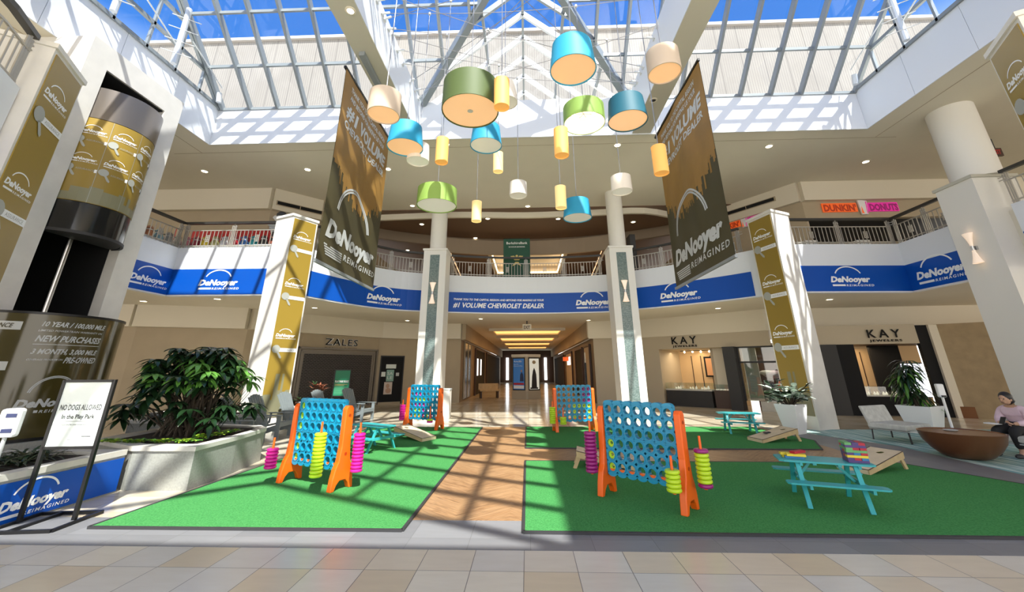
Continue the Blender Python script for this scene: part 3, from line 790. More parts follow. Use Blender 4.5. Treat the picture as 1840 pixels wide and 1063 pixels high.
for s, nm in ((-1, 'the shuttered shop side'), (1, 'the jewellery counter side')):
    t = thing('wall_light', 'slanted warm light fin above the upper concourse on '+nm, 'light', (s*3.9, 23.5, 6.4))
    m = MB(); m.bar((0, 0, 0), (s*.9, 0, 2.0), .16, .10); m.build('light_fin', M_cove2 if False else M_ceilw, t, smooth=False)
    m = MB(); m.bar((-.12*s, -.1, .2), (s*.72, -.1, 2.0), .05, .05); m.build('lit_edge', mat('dim warm edge', (1,.8,.6), .6, emit=(1,.6,.3), es=1.0), t, smooth=False)
# downlights
def downlight(x, y, z, label, grp):
    t = thing('ceiling_downlight', label, 'ceiling light', (x, y, z-.012), 0, grp)
    m = MB(); m.lathe([(.10, .011), (.145, .011), (.145, 0), (.10, -.012), (.10, .011)], 20); m.build('trim_ring', M_ceilw, t)
    m = MB(); m.disc(.10, .004, 20, up=False); m.build('lens', M_down, t)
for x, y, z, lb in [(-11.92,12.87,ZC,'between the elevator tower and the sunlit gold column'),(-8.03,12.91,ZC,'above the sunlit gold column'),(-5.05,13.0,ZC,'just beside the sunlit hanging banner'),(-5.1,16.49,ZC,'beside the lowest green drum'),(12.31,13.23,ZC,'above the donut shop sign'),(-2.57,11.4,ZC,'at the far end of the sunlit roof beam'),(.12,16.8,ZC,'in the middle above the green bank banner'),(3.1,11.7,ZC,'at the far end of the shaded roof beam'),(8.2,12.0,ZC,'above the shaded gold column')]:
    downlight(x, y, z, 'round downlight in the pale upper ceiling, '+lb, 'downlights in the pale upper ceiling')
for x, y, lb in [(-3.7,17.9,'nearest the round shaft on the sunny side'),(-5.27,18.84,'between the round shaft and the sunlit hanging banner'),(-7.0,20.6,'close to the edge of the sunlit hanging banner'),(-2.82,21.2,'above the curved fascia end on the sunny side'),(-7.31,23.41,'deepest in, behind the sunlit hanging banner'),(-1.84,18.2,'below the small yellow cylinder lamps'),(5.44,19.03,'just beyond the round shaft on the shaded side'),(7.45,20.94,'close to the edge of the shaded hanging banner'),(7.52,23.81,'deepest in, behind the shaded hanging banner'),(2.93,21.6,'above the curved fascia end on the shaded side'),(1.62,18.4,'beside the lowest blue drum lamp')]:
    downlight(x, y, 8.62, 'round downlight in the dark brown ceiling, '+lb, 'downlights in the brown upper ceiling')
for x, y, lb in [(-10.41,13.02,'just under the sunlit blue banner by the elevator'),(-13.26,13.31,'beside the elevator tower edge'),(-5.86,19.65,'in front of the poster-covered shop door'),(3.06,20.2,'near the jewellery side of the corridor mouth'),(10.68,14.44,'in front of the second jewellery sign'),(7.69,16.41,'in front of the open jewellery counter'),(-2.2,19.2,'near the shuttered side of the corridor mouth'),(-8.2,15.2,'in front of the silver letters over the grille')]:
    downlight(x, y, ZB0, 'round downlight under the balcony, '+lb, 'downlights under the balcony')

# actual light of the lamps: soft warm area lights lying in the ceiling coves
def lamp(x, y, z, sx_, sy_, e, col=(1,.80,.58), up=False):
    l = bpy.data.lights.new('lamp', 'AREA'); l.shape = 'RECTANGLE'; l.size = sx_; l.size_y = sy_; l.energy = e; l.color = col
    o = bpy.data.objects.new('lamp', l); COL.objects.link(o); o.location = (x, y, z)
    if up: o.rotation_euler = (PI, 0, 0)
lamp(.1, 24.5, 8.3, 4, 5, 130)
lamp(0, 25.5, 3.7, 3.8, 2.4, 32, (1,.60,.28)); lamp(0, 31.5, 3.7, 3.8, 2.6, 22, (1,.60,.28)); lamp(0, 40, 3.7, 3.6, 6, 22, (1,.64,.34))

# ---- columns
def prism_part(t, poly, z0, z1, name, m, grow=0., bevel=0):
    cx = sum(p[0] for p in poly)/len(poly); cy = sum(p[1] for p in poly)/len(poly)
    P = [(cx+(x-cx)*(1+grow), cy+(y-cy)*(1+grow)) for x, y in poly]
    m_ = MB(); m_.prism(P, z0, z1); return rbuild(m_, name, m, t, smooth=False)
def sconce(loc, rz, label):
    t = thing('wall_sconce', label, 'wall light', loc, rz, 'hourglass wall sconces')   # faces local -y
    m = MB(); m.box(-.05, .05, -.045, .0, -.05, .05); m.build('bracket', M_chrome, t, smooth=False)
    prof = [(.035, .03), (.045, .12), (.075, .25), (.125, .40), (.118, .40), (.068, .25), (.037, .12), (.03, .03)]
    for s, nm in ((1, 'upper_shade'), (-1, 'lower_shade')):
        m = MB(); m.lathe([(r, z*s) for r, z in prof], 16, Matrix.Translation((0, -.09, 0)) @ Matrix.Diagonal((1, .65, 1, 1))); m.build(nm, M_sconce, t)
    m = MB(); m.ball((0, -.09, .16), .03, 10); m.build('bulb', M_bulb, t)
    m = MB(); m.tube([(0, -.09, -.06), (0, -.09, .06)], .037, 12); m.build('collar', M_chrome, t)
for s, x, nm in ((-1, -3.60, 'the corridor on the shuttered shop side'), (1, 3.72, 'the corridor on the jewellery counter side')):
    t = thing('column', 'white column with a grey green mosaic strip, flanking '+nm, 'column', (x, 15.55, 0), 0)
    m = MB(); m.box(-.45, -.19, -.45, .45, 0, 6.1); m.box(.19, .45, -.45, .45, 0, 6.1); m.box(-.19, .19, -.42, .45, 0, 6.1); m.box(-.19, .19, -.45, -.42, 5.92, 6.1); m.box(-.19, .19, -.45, -.42, 0, .25)
    m.build('pedestal', M_col, t, smooth=False)
    MB().box(-.19, .19, -.437, -.42, .25, 5.92).build('mosaic_strip', M_mosaic, t, smooth=False)
    MB().box(-.49, .49, -.49, .49, 6.1, 6.18).build('cap', M_col, t, smooth=False, bevel=.01)
    m = MB(); m.tube([(0, 0, 6.18), (0, 0, ZC)], .33, 28); m.build('round_shaft', M_col, t)
    sconce((x, 15.55-.44, 4.38), 0, 'hourglass sconce on the mosaic column flanking '+nm)
GC = {
 'BL': ([(-8.21,12.0), (-7.46,11.68), (-7.04,12.43), (-7.79,12.75)], 1),
 'BR': ([(7.57,13.02), (7.81,12.07), (8.59,12.45), (8.35,13.4)], 0),
 'FL': ([(-8.0,4.19), (-7.2,4.64), (-7.65,5.44), (-8.45,5.0)], 1),
 'FR': ([(7.5,5.44), (7.05,4.64), (7.85,4.19), (8.3,5.0)], 0)}
GL_ = {'BL': ('white square column with a sunlit gold banner beside the planter of bromeliads', 'sunlit gold banner with repeated logos on the column beside the bromeliads'),
       'BR': ('white square column with a shaded gold banner behind the white planter pot', 'shaded gold banner with repeated logos on the column behind the white pot'),
       'FL': ('grey-white square column nearest the viewer beside the elevator tower', 'gold banner with large logos on the near column beside the elevator tower'),
       'FR': ('square column at the upper edge with only its top corner in view', 'dark gold banner on the column at the upper corner, mostly out of view')}
for k, (poly, gi_) in GC.items():
    t = thing('column', GL_[k][0], 'column', (sum(p[0] for p in poly)/4, sum(p[1] for p in poly)/4, 0))
    prism_part(t, poly, 0, 6.32, 'pedestal', M_stone)
    prism_part(t, poly, 6.32, 6.40, 'cap', M_col, .07)
    m = MB(); m.tube([(t.location.x, t.location.y, 6.4), (t.location.x, t.location.y, ZC)], .30, 24) if k in ('XX',) else None
    a = Vector(poly[gi_]); b = Vector(poly[gi_+1]); Wf = WallF(a, b)
    W_ = Wf.L
    bt = thing('column_banner', GL_[k][1], 'banner', tuple(Wf.P(W_/2, .35, .0)), Wf.rz())
    m = MB(); Wf.box(m, .05, W_-.05, .002, .014, .35, 6.25); rbuild(m, 'banner_sheet', M_gold, bt, smooth=False)
    f1 = Wf.fn(.017); f2 = Wf.fn(.021); f3 = Wf.fn(.024)
    for z in (5.62, 4.10, 2.55):
        ml, mw, mk, mt = MB(), MB(), MB(), MB()
        logo(ml, f1, .11, z, W_-.26); key_strip(mw, mk, mt, f2, f3, .06, z-.38, W_-.1)
        rbuild(ml, 'logo_lettering', M_ink, bt, smooth=False); sp = rbuild(mw, 'assurance_strip', M_ink, bt, smooth=False)
        rbuild(mk, 'key_print', M_key, bt, smooth=False); rbuild(mt, 'assurance_lettering', M_key, bt, smooth=False)
    ms = MB(); random.seed(3); x = .05
    while x < W_-.06:
        w_ = min(random.uniform(.05, .13), W_-.05-x); h_ = random.choice((.3, .55, .8, 1.0, .45)); put_rect(ms, f1, x, x+w_, .35, .5+h_); x += w_
    rbuild(ms, 'skyline_print', M_skyline, bt, smooth=False)
# round column with square pedestal, lower right
t = thing('column', 'thick round white column on a square pedestal carrying a single sconce', 'column', (12.34, 10.4, 0))
MB().box(-.56, .56, -.49, .49, 0, 6.34).build('pedestal', M_col, t, smooth=False)
MB().box(-.6, .6, -.53, .53, 6.34, 6.42).build('cap', M_beam, t, smooth=False)
m = MB(); m.tube([(.03, -.1, 6.42), (.03, -.1, ZC)], .5, 36); m.build('round_shaft', M_col, t)
sconce((11.78, 10.42, 4.55), -PI/2, 'pair of pale hourglass shades mounted on the square pedestal of the thick round column')

# ---- elevator tower
TX = -9.45
t = thing('elevator_tower', 'tall pale elevator tower with a black open shaft', 'elevator tower', (-10.4, 7.8, 0))
m = MB(); m.box(-11.6, TX, 6.6, 7.03, 0, ZC); m.box(-11.6, TX, 8.55, 9.0, 0, ZC); m.box(-11.6, TX, 7.03, 8.55, 8.08, ZC); rbuild(m, 'tower_frame', M_stone, t, smooth=False)
m = MB(); m.box(-11.6, -11.5, 7.03, 8.55, 0, 8.08); m.box(-11.5, TX-.25, 7.031, 7.05, 0, 8.08); m.box(-11.5, TX-.25, 8.53, 8.549, 0, 8.08); m.box(-11.5, TX-.05, 7.03, 8.55, 8.05, 8.079)
rbuild(m, 'shaft_lining', M_void, t, smooth=False)
m = MB(); m.tube([(-9.75, 7.75, .3), (-9.75, 7.75, 4.3)], .055, 12); rbuild(m, 'piston', M_chrome, t)
CC = (-9.75, 7.79)
ec = thing('elevator_car', 'rounded glass elevator car wrapped with gold logos high in the black shaft', 'elevator', (CC[0], CC[1], 4.25))
A0, A1 = -1.45, 1.45
def cyl_fn(r): return lambda u, z: Vector((CC[0]+r*math.cos(u/r), CC[1]+r*math.sin(u/r), z))
def cylband(r, z0, z1, th=.03, a0=A0, a1=A1, n=28):
    m = MB(); prof = [(r-th, z0), (r, z0), (r, z1), (r-th, z1), (r-th, z0)]
    m.lathe(prof, n, Matrix.Translation((CC[0], CC[1], 0)), a0, a1); return m
RR = .80
rbuild(cylband(RR, 6.85, 7.62), 'metal_header', mat('brushed dark metal', (.25,.22,.20), .28, .85), ec)
rbuild(cylband(RR-.004, 4.92, 6.84), 'gold_glass_wrap', M_gold, ec)
rbuild(cylband(RR-.006, 4.3, 4.91), 'dark_glass_skirt', mat('dark tinted glass skirt', (.018,.018,.018), .12), ec)
rbuild(cylband(RR+.012, 4.25, 4.31, .05), 'bottom_rim', M_dark, ec)
CFP = [(CC[0]+(RR-.05)*math.cos(A0+(A1-A0)*i/20), CC[1]+(RR-.05)*math.sin(A0+(A1-A0)*i/20)) for i in range(21)]
rbuild(MB().prism(CFP, 4.27, 4.34), 'car_floor', M_dark, ec, smooth=False); rbuild(MB().prism(CFP, 7.5, 7.58), 'car_roof', M_dark, ec, smooth=False)
ml, mw, mk, mt, ms, mj = MB(), MB(), MB(), MB(), MB(), MB()
f1, f2, f3 = cyl_fn(RR+.002), cyl_fn(RR+.006), cyl_fn(RR+.009)
for r_, (z, sh) in enumerate(((6.50, 0), (5.83, .0))):
    for x0 in (-1.08, -.54, .0, .54):
        ml, mw, mk, mt = MB(), MB(), MB(), MB(); logo(ml, f1, x0+.05, z, .44); key_strip(mw, mk, mt, f2, f3, x0, z-.20, .54)
        rbuild(ml, 'logo_lettering', M_ink, ec); rbuild(mw, 'assurance_strip', M_ink, ec); rbuild(mk, 'key_print', M_key, ec); rbuild(mt, 'assurance_lettering', M_key, ec)
for x0 in (-.54, 0, .54): put_rect(mj, f1, x0-.004, x0+.004, 4.92, 6.84)
x = -1.1; random.seed(5)
while x < 1.05:
    w_ = random.uniform(.06, .16); put_rect(ms, f1, x, x+w_, 4.93, 4.98+random.choice((.12, .25, .36, .3))); x += w_
rbuild(ms, 'skyline_print', M_skyline, ec); rbuild(mj, 'wrap_seam', M_key, ec)
# curved tinted screen at ground level
CS = (-9.6, 7.6); RS = 1.25
sc = thing('glass_screen', 'curved dark gold glass screen with warranty lettering around the elevator base', 'glass screen', (CS[0], CS[1], .5))
def scy(r): return lambda u, z: Vector((CS[0]+r*math.cos(u/RS), CS[1]+r*math.sin(u/RS), z))
def sband(r, z0, z1, th, a0=-1.9, a1=1.2, n=40):
    m = MB(); m.lathe([(r-th, z0), (r, z0), (r, z1), (r-th, z1), (r-th, z0)], n, Matrix.Translation((CS[0], CS[1], 0)), a0, a1); return m
rbuild(sband(RS, .52, 2.56, .02), 'printed_glass', mat('dark gold printed glass', (.062,.050,.014), .12, spec=.7), sc)
rbuild(sband(RS+.012, 2.56, 2.60, .045), 'top_rim', M_black, sc); rbuild(sband(RS+.012, .48, .53, .045), 'bottom_rim', M_black, sc)
f1 = scy(RS+.004); f2 = scy(RS+.008); a_ = lambda a: a*RS
ml, mw, mk = MB(), MB(), MB()
# the text faces the viewer: centre of the readable panel is around angle -.40 rad
u0 = a_(-.62)
put_text(ml, f1, '10 YEAR / 100,000 MILE', u0, 2.36, .92, .085, .03, .25)
rbuild(ml, 'warranty_lettering', M_inkg, sc); ml = MB(); put_text(ml, f1, 'LIMITED POWERTRAIN WARRANTY ON', u0-.02, 2.27, .92, .035, .01, .25)
rbuild(ml, 'warranty_lettering', M_inkg, sc); ml = MB(); put_text(ml, f1, 'NEW PURCHASES', u0-.02, 2.10, .92, .105, .03, .25)
put_rect(ml, f1, u0-.03, u0+.92, 2.045, 2.055, 8)
rbuild(ml, 'warranty_lettering', M_inkg, sc); ml = MB(); put_text(ml, f1, '3 MONTH, 3,000 MILE', u0-.02, 1.89, .92, .085, .03, .25)
put_text(ml, f1, 'COVERAGE PROGRAM ON', u0-.04, 1.78, .44, .03, .01, .25); put_text(ml, f1, 'PRE-OWNED', u0+.42, 1.74, .50, .10, .03, .25)
rbuild(ml, 'warranty_lettering', M_inkg, sc); ml = MB(); logo(ml, f1, u0, 1.02, .90, True, 1)
for z in (2.28, 1.62):
    mw, mk = MB(), MB(); put_rect(mw, f1, a_(-1.28), a_(-.80), z, z+.14, 6); put_text(mk, f2, 'ASSURANCE', a_(-1.24), z+.035, .44, .075, .02, .25); rbuild(mw, 'assurance_strip', M_inkg, sc); rbuild(mk, 'assurance_lettering', M_dgold, sc)
rbuild(ml, 'logo_lettering', M_inkg, sc)

# ---- pendant lamps
def pendant(kind, x, y, z, D, label, zc):
    """z is the height of the bottom rim"""
    K = {'blue': (M_shblue, M_diff, .66, .86), 'bluew': (M_shblue, M_diffw, .66, .86), 'teal': (M_shteal, M_diff, .62, .88), 'olive': (M_sholive, M_diff, .55, .98), 'green': (M_shgreen, M_diffw, .45, .99),
         'white': (M_shwhite, M_diffw, .80, .95), 'tan': (M_shtan, M_diff, .78, .98), 'amber': (M_amber, M_amber, 2.1, 1.), 'yellow': (M_yel, M_yel, 2.1, 1.)}[kind]
    grp = None
    t = thing('pendant_lamp', label, 'pendant lamp', (x, y, z), 0, 'pendant lamps of different colours hanging under the skylight')
    R = D/2; H = D*K[2]; Rt = R*K[3]
    m = MB(); m.lathe([(R, 0), (Rt, H), (Rt-.012, H), (R-.012, 0), (R, 0)], 40); m.build('shade', K[0], t)
    m = MB()
    if kind == 'green' and 'bulbs' in label:
        m.lathe([(R-.014, .01), (Rt-.014, H-.02), (.02, H-.02)], 40); m.build('inner_lining', M_diffw, t)
        for q in range(6):
            a = q*PI/3; b = MB(); b.tube([(0, 0, H*.62), (math.cos(a)*.17, math.sin(a)*.17, H*.60)], .009, 6)
            ar = b.build('lamp_arm', M_chrome, t); b = MB(); b.ball((math.cos(a)*.21, math.sin(a)*.21, H*.60), .042, 10); b.build('bulb', M_bulb, ar)
    else:
        r2 = R*.965; m.lathe([(r2, .02), (.001, .02)], 40); m.build('diffuser', K[1], t)
        if kind in ('olive',): 
            b = MB(); b.disc(.05, .014, 16, up=False); b.build('finial', M_chrome, t)
    m = MB(); m.lathe([(Rt-.012, H-.015), (.02, H-.015)], 40); m.build('shade_top', K[0], t)
    m = MB(); m.tube([(0, 0, H-.02), (0, 0, zc-z)], .008, 6); m.build('cord', M_cable, t)
    m = MB(); m.tube([(0, 0, zc-z-.03), (0, 0, zc-z+.03)], .03, 8); m.build('cable_clamp', M_whalu, t)
PEND = [('tan',-2.03,4.84,5.09,.46,'oatmeal drum pendant closest to the hanging banner on the sunny side'),
 ('blue',-2.34,6.78,5.73,.70,'sky blue drum pendant directly below the oatmeal drum beside the gold banner'),
 ('white',-2.2,7.23,5.67,.46,'small white drum pendant half hidden behind the blue drum next to the gold banner'),
 ('amber',-1.62,6.86,5.43,.25,'amber cylinder pendant under the big olive drum'),
 ('olive',-.92,5.8,5.81,.98,'largest drum pendant, olive green darkened as in shadow, with a glowing peach underside'),
 ('amber',-.35,5.39,5.58,.25,'amber cylinder pendant overlapping the edge of the big olive drum'),
 ('white',-.34,6.28,6.34,.46,'white drum pendant partly hidden behind the high amber cylinder'),
 ('bluew',-.84,7.67,6.27,.70,'sky blue drum pendant hanging below the big olive drum'),
 ('yellow',-.66,8.89,6.27,.25,'pale yellow cylinder pendant just below the middle blue drum'),
 ('blue',.76,4.95,5.88,.70,'tallest hanging sky blue drum pendant with an amber underside, near the vault centre'),
 ('green',1.25,7.1,6.39,.85,'bright green ring pendant showing its bulbs from below'),
 ('teal',1.87,6.2,5.81,.70,'dark teal drum pendant beside the green ring with bulbs'),
 ('amber',.65,6.11,5.09,.25,'amber cylinder pendant hanging below the green ring with bulbs'),
 ('tan',2.02,4.72,5.58,.46,'oatmeal drum pendant highest up, in front of the shaded roof beam'),
 ('amber',2.37,6.27,4.79,.25,'amber cylinder pendant in front of the shaded hanging banner'),
 ('white',2.17,8.2,5.34,.46,'small white linen drum pendant in front of the round column top'),
 ('green',-1.9,7.85,4.93,.85,'bright green drum pendant with a white underside, lowest of the green ones'),
 ('yellow',-1.22,9.26,5.1,.25,'small pale yellow cylinder pendant beside the lowest green drum'),
 ('white',-.17,9.42,5.84,.46,'small white drum pendant hanging alone in the middle'),
 ('yellow',.81,8.31,5.02,.25,'small pale yellow cylinder pendant next to the lowest blue drum'),
 ('bluew',1.29,9.22,5.12,.70,'light blue drum pendant with a white underside, lowest of the blue ones')]
PAIR = [(0,13),(1,11),(2,10),(3,12),(4,14),(5,9),(6,7),(16,15),(8,20),(17,18),(19,19)]
done = {}
def cable(i, a, b, label):
    t = thing('support_cable', label, 'cable', tuple(a), 0, 'steel cables strung between the roof beams')
    a = Vector(a); b = Vector(b); m = MB(); pts = [a.lerp(b, q/12)-Vector((0, 0, .22*math.sin(PI*q/12))) for q in range(13)]
    rbuild(m.tube(pts, .0085, 6), 'wire', M_cable, t)
    for e_, f_ in ((a, b), (b, a)):
        d = (f_-e_).normalized(); m = MB(); m.tube([e_+d*.02, e_+d*.18], .028, 8); rbuild(m, 'turnbuckle', M_whalu, t)
        m = MB(); m.box(e_.x-.02, e_.x+.02, e_.y-.06, e_.y+.06, e_.z-.06, e_.z+.06); rbuild(m, 'anchor_plate', M_whalu, t, smooth=False)
ZCB = 9.75
def czat(xx): 
    q = (xx+3.36)/(3.41+3.36); return ZCB-.22*math.sin(PI*max(0, min(1, q)))
CBL = []
for ci, (i, j) in enumerate(PAIR):
    A = Vector(PEND[i][1:3]); B = Vector(PEND[j][1:3])
    if i == j: B = A+Vector((1, .4))
    if A.x > B.x: A, B = B, A
    sl_ = (B.y-A.y)/max(B.x-A.x, .5) if B.x-A.x > .4 else .3
    sl_ = max(-.8, min(.8, sl_))
    ya = A.y+sl_*(-3.36-A.x); yb = A.y+sl_*(3.41-A.x)
    CBL.append(((-3.36, ya, ZCB), (3.41, yb, ZCB)))
for x0, y0, x1, y1 in ((-3.36, 3.2, 3.41, 10.6), (-3.36, 10.6, 3.41, 3.2), (-3.36, 8.0, 3.41, 10.2), (-3.36, 10.2, 3.41, 8.0)):
    CBL.append(((x0, y0, ZCB+.1), (x1, y1, ZCB+.1)))
for k, (a_0, b_0) in enumerate(sorted(CBL, key=lambda q: -q[0][1])): cable(k, a_0, b_0, 'thin steel cable meeting the sunlit roof beam at the %s anchor from the far end' % ordn[k])
for p_ in PEND: pendant(*p_, czat(p_[1]))

# ---- big hanging banners below the beams
def hanging(xp, ya, yb, z0, z1, face, label, seed):
    """xp plane, ya = reading start, yb = reading end (along y), face = +1 looks to +x"""
    L = abs(yb-ya); s = 1 if yb > ya else -1
    t = thing('hanging_banner', label, 'banner', (xp, (ya+yb)/2, z1))
    def F(off):
        def fn(u, z):
            k = u/L
            w_ = .035*math.sin(2.2*PI*k+.5)+.02*math.sin(5.3*PI*k+(z-z0)*.35)
            return Vector((xp+w_*(.4+.6*math.sin(PI*min(1, max(0, (z-z0)/(z1-z0)))))+off*face, ya+s*u, z))
        return fn
    nx, nz = 30, 12
    m = MB(); g = F(0.); g2 = F(-.006)
    vs = []; fs = []
    for gg in (g, g2):
        for i in range(nx+1):
            for j in range(nz+1): vs.append(gg(L*i/nx, z0+(z1-z0)*j/nz))
    W1 = (nx+1)*(nz+1)
    for i in range(nx):
        for j in range(nz):
            a = i*(nz+1)+j; q = (a, a+nz+1, a+nz+2, a+1); fs.append(q); fs.append(tuple(W1+k for k in q[::-1]))
    m.add(vs, fs); rbuild(m, 'banner_cloth', M_dgold, t)
    # amber sky print with a jagged skyline edge
    f1 = F(.004); random.seed(seed); H = z1-z0
    cols_ = []; u = 0.
    while u < L-1e-6:
        w_ = min(random.uniform(.025, .09), L-u); k = (u+w_/2)/L
        b0 = .50-.13*math.sin(PI*k)+random.uniform(-.05, .035)
        cols_.append((u, u+w_, z0+H*b0)); u += w_
    m = MB(); mtop = MB(); zs = [z1-.02-(z1-.02-(z0+H*.58))*q/6 for q in range(7)]
    for a, b, zb_ in cols_:
        zz = [zb_]+[q for q in reversed(zs) if q > zb_+.02]
        for c0, c1 in zip(zz[:-1], zz[1:]): m.add([f1(a, c0), f1(b, c0), f1(b, c1), f1(a, c1)], [(0, 1, 2, 3)])
    rbuild(m, 'amber_sky_print', M_bgold, t)
    f2 = F(.009); ml = MB(); w_ = L
    put_text(ml, f2, 'THANK YOU TO THE CAPITAL REGION', .12*w_, z1-.34, .76*w_, .13, .03, .2)
    rbuild(ml, 'slogan_lettering', M_inkg, t); ml = MB(); put_text(ml, f2, 'AND BEYOND FOR MAKING US YOUR', .12*w_, z1-.56, .76*w_, .13, .03, .2)
    rbuild(ml, 'slogan_lettering', M_inkg, t); ml = MB(); put_text(ml, f2, '#1', .08*w_, z1-1.02, .20*w_, .33, .04, .2)
    put_text(ml, f2, 'VOLUME', .33*w_, z1-1.02, .60*w_, .33, .04, .2)
    rbuild(ml, 'slogan_lettering', M_inkg, t); ml = MB(); put_text(ml, f2, 'CHEVROLET DEALER', .07*w_, z1-1.32, .86*w_, .18, .03, .2)
    rbuild(ml, 'slogan_lettering', M_inkg, t); ml = MB(); logo(ml, f2, .05*w_, z0+.56, .88*w_, True, 5)
    rbuild(ml, 'logo_lettering', M_inkg, t)
    for z, nm in ((z1+.01, 'top_rod'), (z0-.01, 'bottom_rail')):
        m = MB(); m.bar((xp, ya-s*.04, z), (xp, yb+s*.04, z), .05, .06); rbuild(m, nm, M_black if nm == 'top_rod' else M_alu, t, smooth=False)
    for q in (.12, .88):
        m = MB(); yy = ya+s*L*q; m.tube([(xp, yy, z1), (xp, yy, ZC+.0)], .006, 6); rbuild(m, 'hanging_wire', M_cable, t)
    return t
hanging(-3.93, 7.05, 9.95, 3.55, 7.95, 1, 'large hanging banner below the sunlit roof beam, printed with an amber skyline', 11)
hanging(4.03, 10.75, 7.55, 3.65, 8.3, -1, 'large hanging banner below the shaded roof beam, half covered by an amber cylinder lamp', 12)
# light grey unit on the sunlit beam
t = thing('beam_unit', 'narrow grey motor box fixed under the sunlit roof beam', 'box', (-3.75, 7.9, ZC-.10)); MB().box(-.07,.07,-.6,.6,-.02,.098).build('housing', M_alu, t, smooth=False, bevel=.01)
for x, y, lb in ((-3.55, 6.2, 'lit round spotlight in the sunlit roof beam near the top edge'), (-3.6, 8.6, 'unlit round spotlight in the sunlit roof beam beside the grey motor box'), (3.6, 9.4, 'unlit round spotlight in the shaded roof beam')):
    t = thing('beam_spotlight', lb, 'ceiling light', (x, y, ZC-.012), 0, 'recessed spotlights in the roof beams')
    m = MB(); m.lathe([(.07, .01), (.11, .01), (.11, 0), (.07, -.01), (.07, .01)], 18); m.build('trim_ring', M_ceilw, t); m = MB(); m.disc(.07, .004, 18, up=False); m.build('lens', M_down if y < 7 else M_dark, t)
# exit sign on the gallery ceiling, right
t = thing('exit_sign', 'small exit sign hanging from the ceiling near the round column', 'sign', (15.2, 11.9, ZC-.62))
MB().box(-.2,.2,-.03,.03,0,.28).build('sign_case', M_wine, t, smooth=False); m = MB(); put_text(m, plane((-.15,-.034,.07),(1,0,0),(0,0,1)), 'EXIT', 0, 0, .30, .15, .03); m.build('exit_lettering', M_red, t, smooth=False)
MB().box(-.03,.03,-.03,.03,.28,.62).build('stem', M_dark, t, smooth=False)
t = thing('exit_sign', 'small exit sign hanging at the mouth of the corridor', 'sign', (0, 20.4, ZB0-.46))
MB().box(-.22,.22,-.03,.03,0,.3).build('sign_case', M_ceilw, t, smooth=False); m = MB(); put_text(m, plane((-.16,-.034,.07),(1,0,0),(0,0,1)), 'EXIT', 0, 0, .32, .16, .03); m.build('exit_lettering', M_wine, t, smooth=False)
MB().box(-.03,.03,-.03,.03,.3,.46).build('stem', M_dark, t, smooth=False)

# ---- bank banner at the middle of the balcony
t = thing('bank_banner', 'dark green bank banner standing behind the middle balcony railing', 'banner', (-.42, 17.85, ZP-.12))
MB().box(-.62,.62,-.01,.01,.15,2.05).build('banner_cloth', M_dgreen, t, smooth=False)
m = MB(); f_ = plane((-.62,-.014,0),(1,0,0),(0,0,1)); put_text(m, f_, 'BerkshireBank', .14, 1.78, .98, .12, .01); put_text(m, f_, '24 HOUR BANKING', .24, 1.62, .76, .06, .01); m.build('lettering', M_ink, t, smooth=False)
m = MB(); put_poly(m, f_, [(.32,1.20),(.50,1.22),(.62,1.06),(.74,1.22),(.92,1.20),(.72,1.0),(.52,1.0)]); put_poly(m, f_, [(.40,.72),(.55,.92),(.69,.92),(.84,.72),(.62,.82)]); put_poly(m, f_, [(.62+.06*math.cos(a*PI/6),1.20+.06*math.sin(a*PI/6)) for a in range(12)]); m.build('emblem', M_yellowp, t, smooth=False)
m = MB(); m.tube([(-.62,0,2.05),(.62,0,2.05)],.02,8); m.tube([(0,.02,0),(0,.02,2.05)],.02,8); m.box(-.4,.4,-.1,.12,0,.03); m.build('stand', M_black, t, smooth=False)

# ---- donut shop signs
def donut(Wf, u0, w_, z, label):
    t = thing('shop_sign', label, 'sign', tuple(Wf.P(u0+w_/2, z, .0)), Wf.rz())
    h = .115*w_
    m = MB(); Wf.box(m, u0, u0+.46*w_, .02, .06, z-.02, z+h+.02); rbuild(m, 'orange_backing', M_dorange, t, smooth=False, bevel=.01)
    m = MB(); Wf.box(m, u0+.60*w_, u0+w_, .02, .06, z-.02, z+h+.02); rbuild(m, 'pink_backing', M_dpink, t, smooth=False, bevel=.01)
    f = Wf.fn(.066); m = MB(); put_text(m, f, "DUNKIN'", u0+.015*w_, z+.02, .43*w_, h*.8, .05); rbuild(m, 'orange_lettering', mat('deep orange letter', (.55,.05,.01), .4), t, smooth=False)
    m = MB(); put_text(m, f, 'DONUTS', u0+.62*w_, z+.02, .37*w_, h*.8, .05); rbuild(m, 'pink_lettering', mat('deep pink letter', (.42,.01,.2), .4), t, smooth=False)
    cx = u0+.53*w_; m = MB(); k = w_*.06
    n = 14; body = [(cx-k*.9, z+h+.05*w_), (cx-k*.55, z-.05*w_), (cx+k*.75, z-.05*w_), (cx+k*1.1, z+h+.03*w_)]
    def ex(poly, o0, o1):
        a = [Wf.P(u, zz, o0) for u, zz in poly]; return MB().slab(a, None, Wf.n*(o1-o0))
    rbuild(ex(body, .03, .09), 'cup_panel', M_ink, t, smooth=False)
    rbuild(ex([(cx-k*1.0, z+h+.045*w_), (cx+k*.1, z+h+.065*w_), (cx-k*.1, z+h+.11*w_), (cx-k*.7, z+h+.10*w_)], .03, .09), 'cup_lid', M_ink, t, smooth=False)
    rbuild(ex([(cx-k*.6, z-.03*w_), (cx-k*.1, z-.04*w_), (cx-k*.35, z+h*.6)], .091, .094), 'cup_swirl', M_dorange, t, smooth=False)
    rbuild(ex([(cx+k*.75, z+h+.02*w_), (cx+k*.95, z+h+.02*w_), (cx+k*.7, z-.04*w_), (cx+k*.5, z-.04*w_)], .091, .094), 'cup_stripe', M_dpink, t, smooth=False)
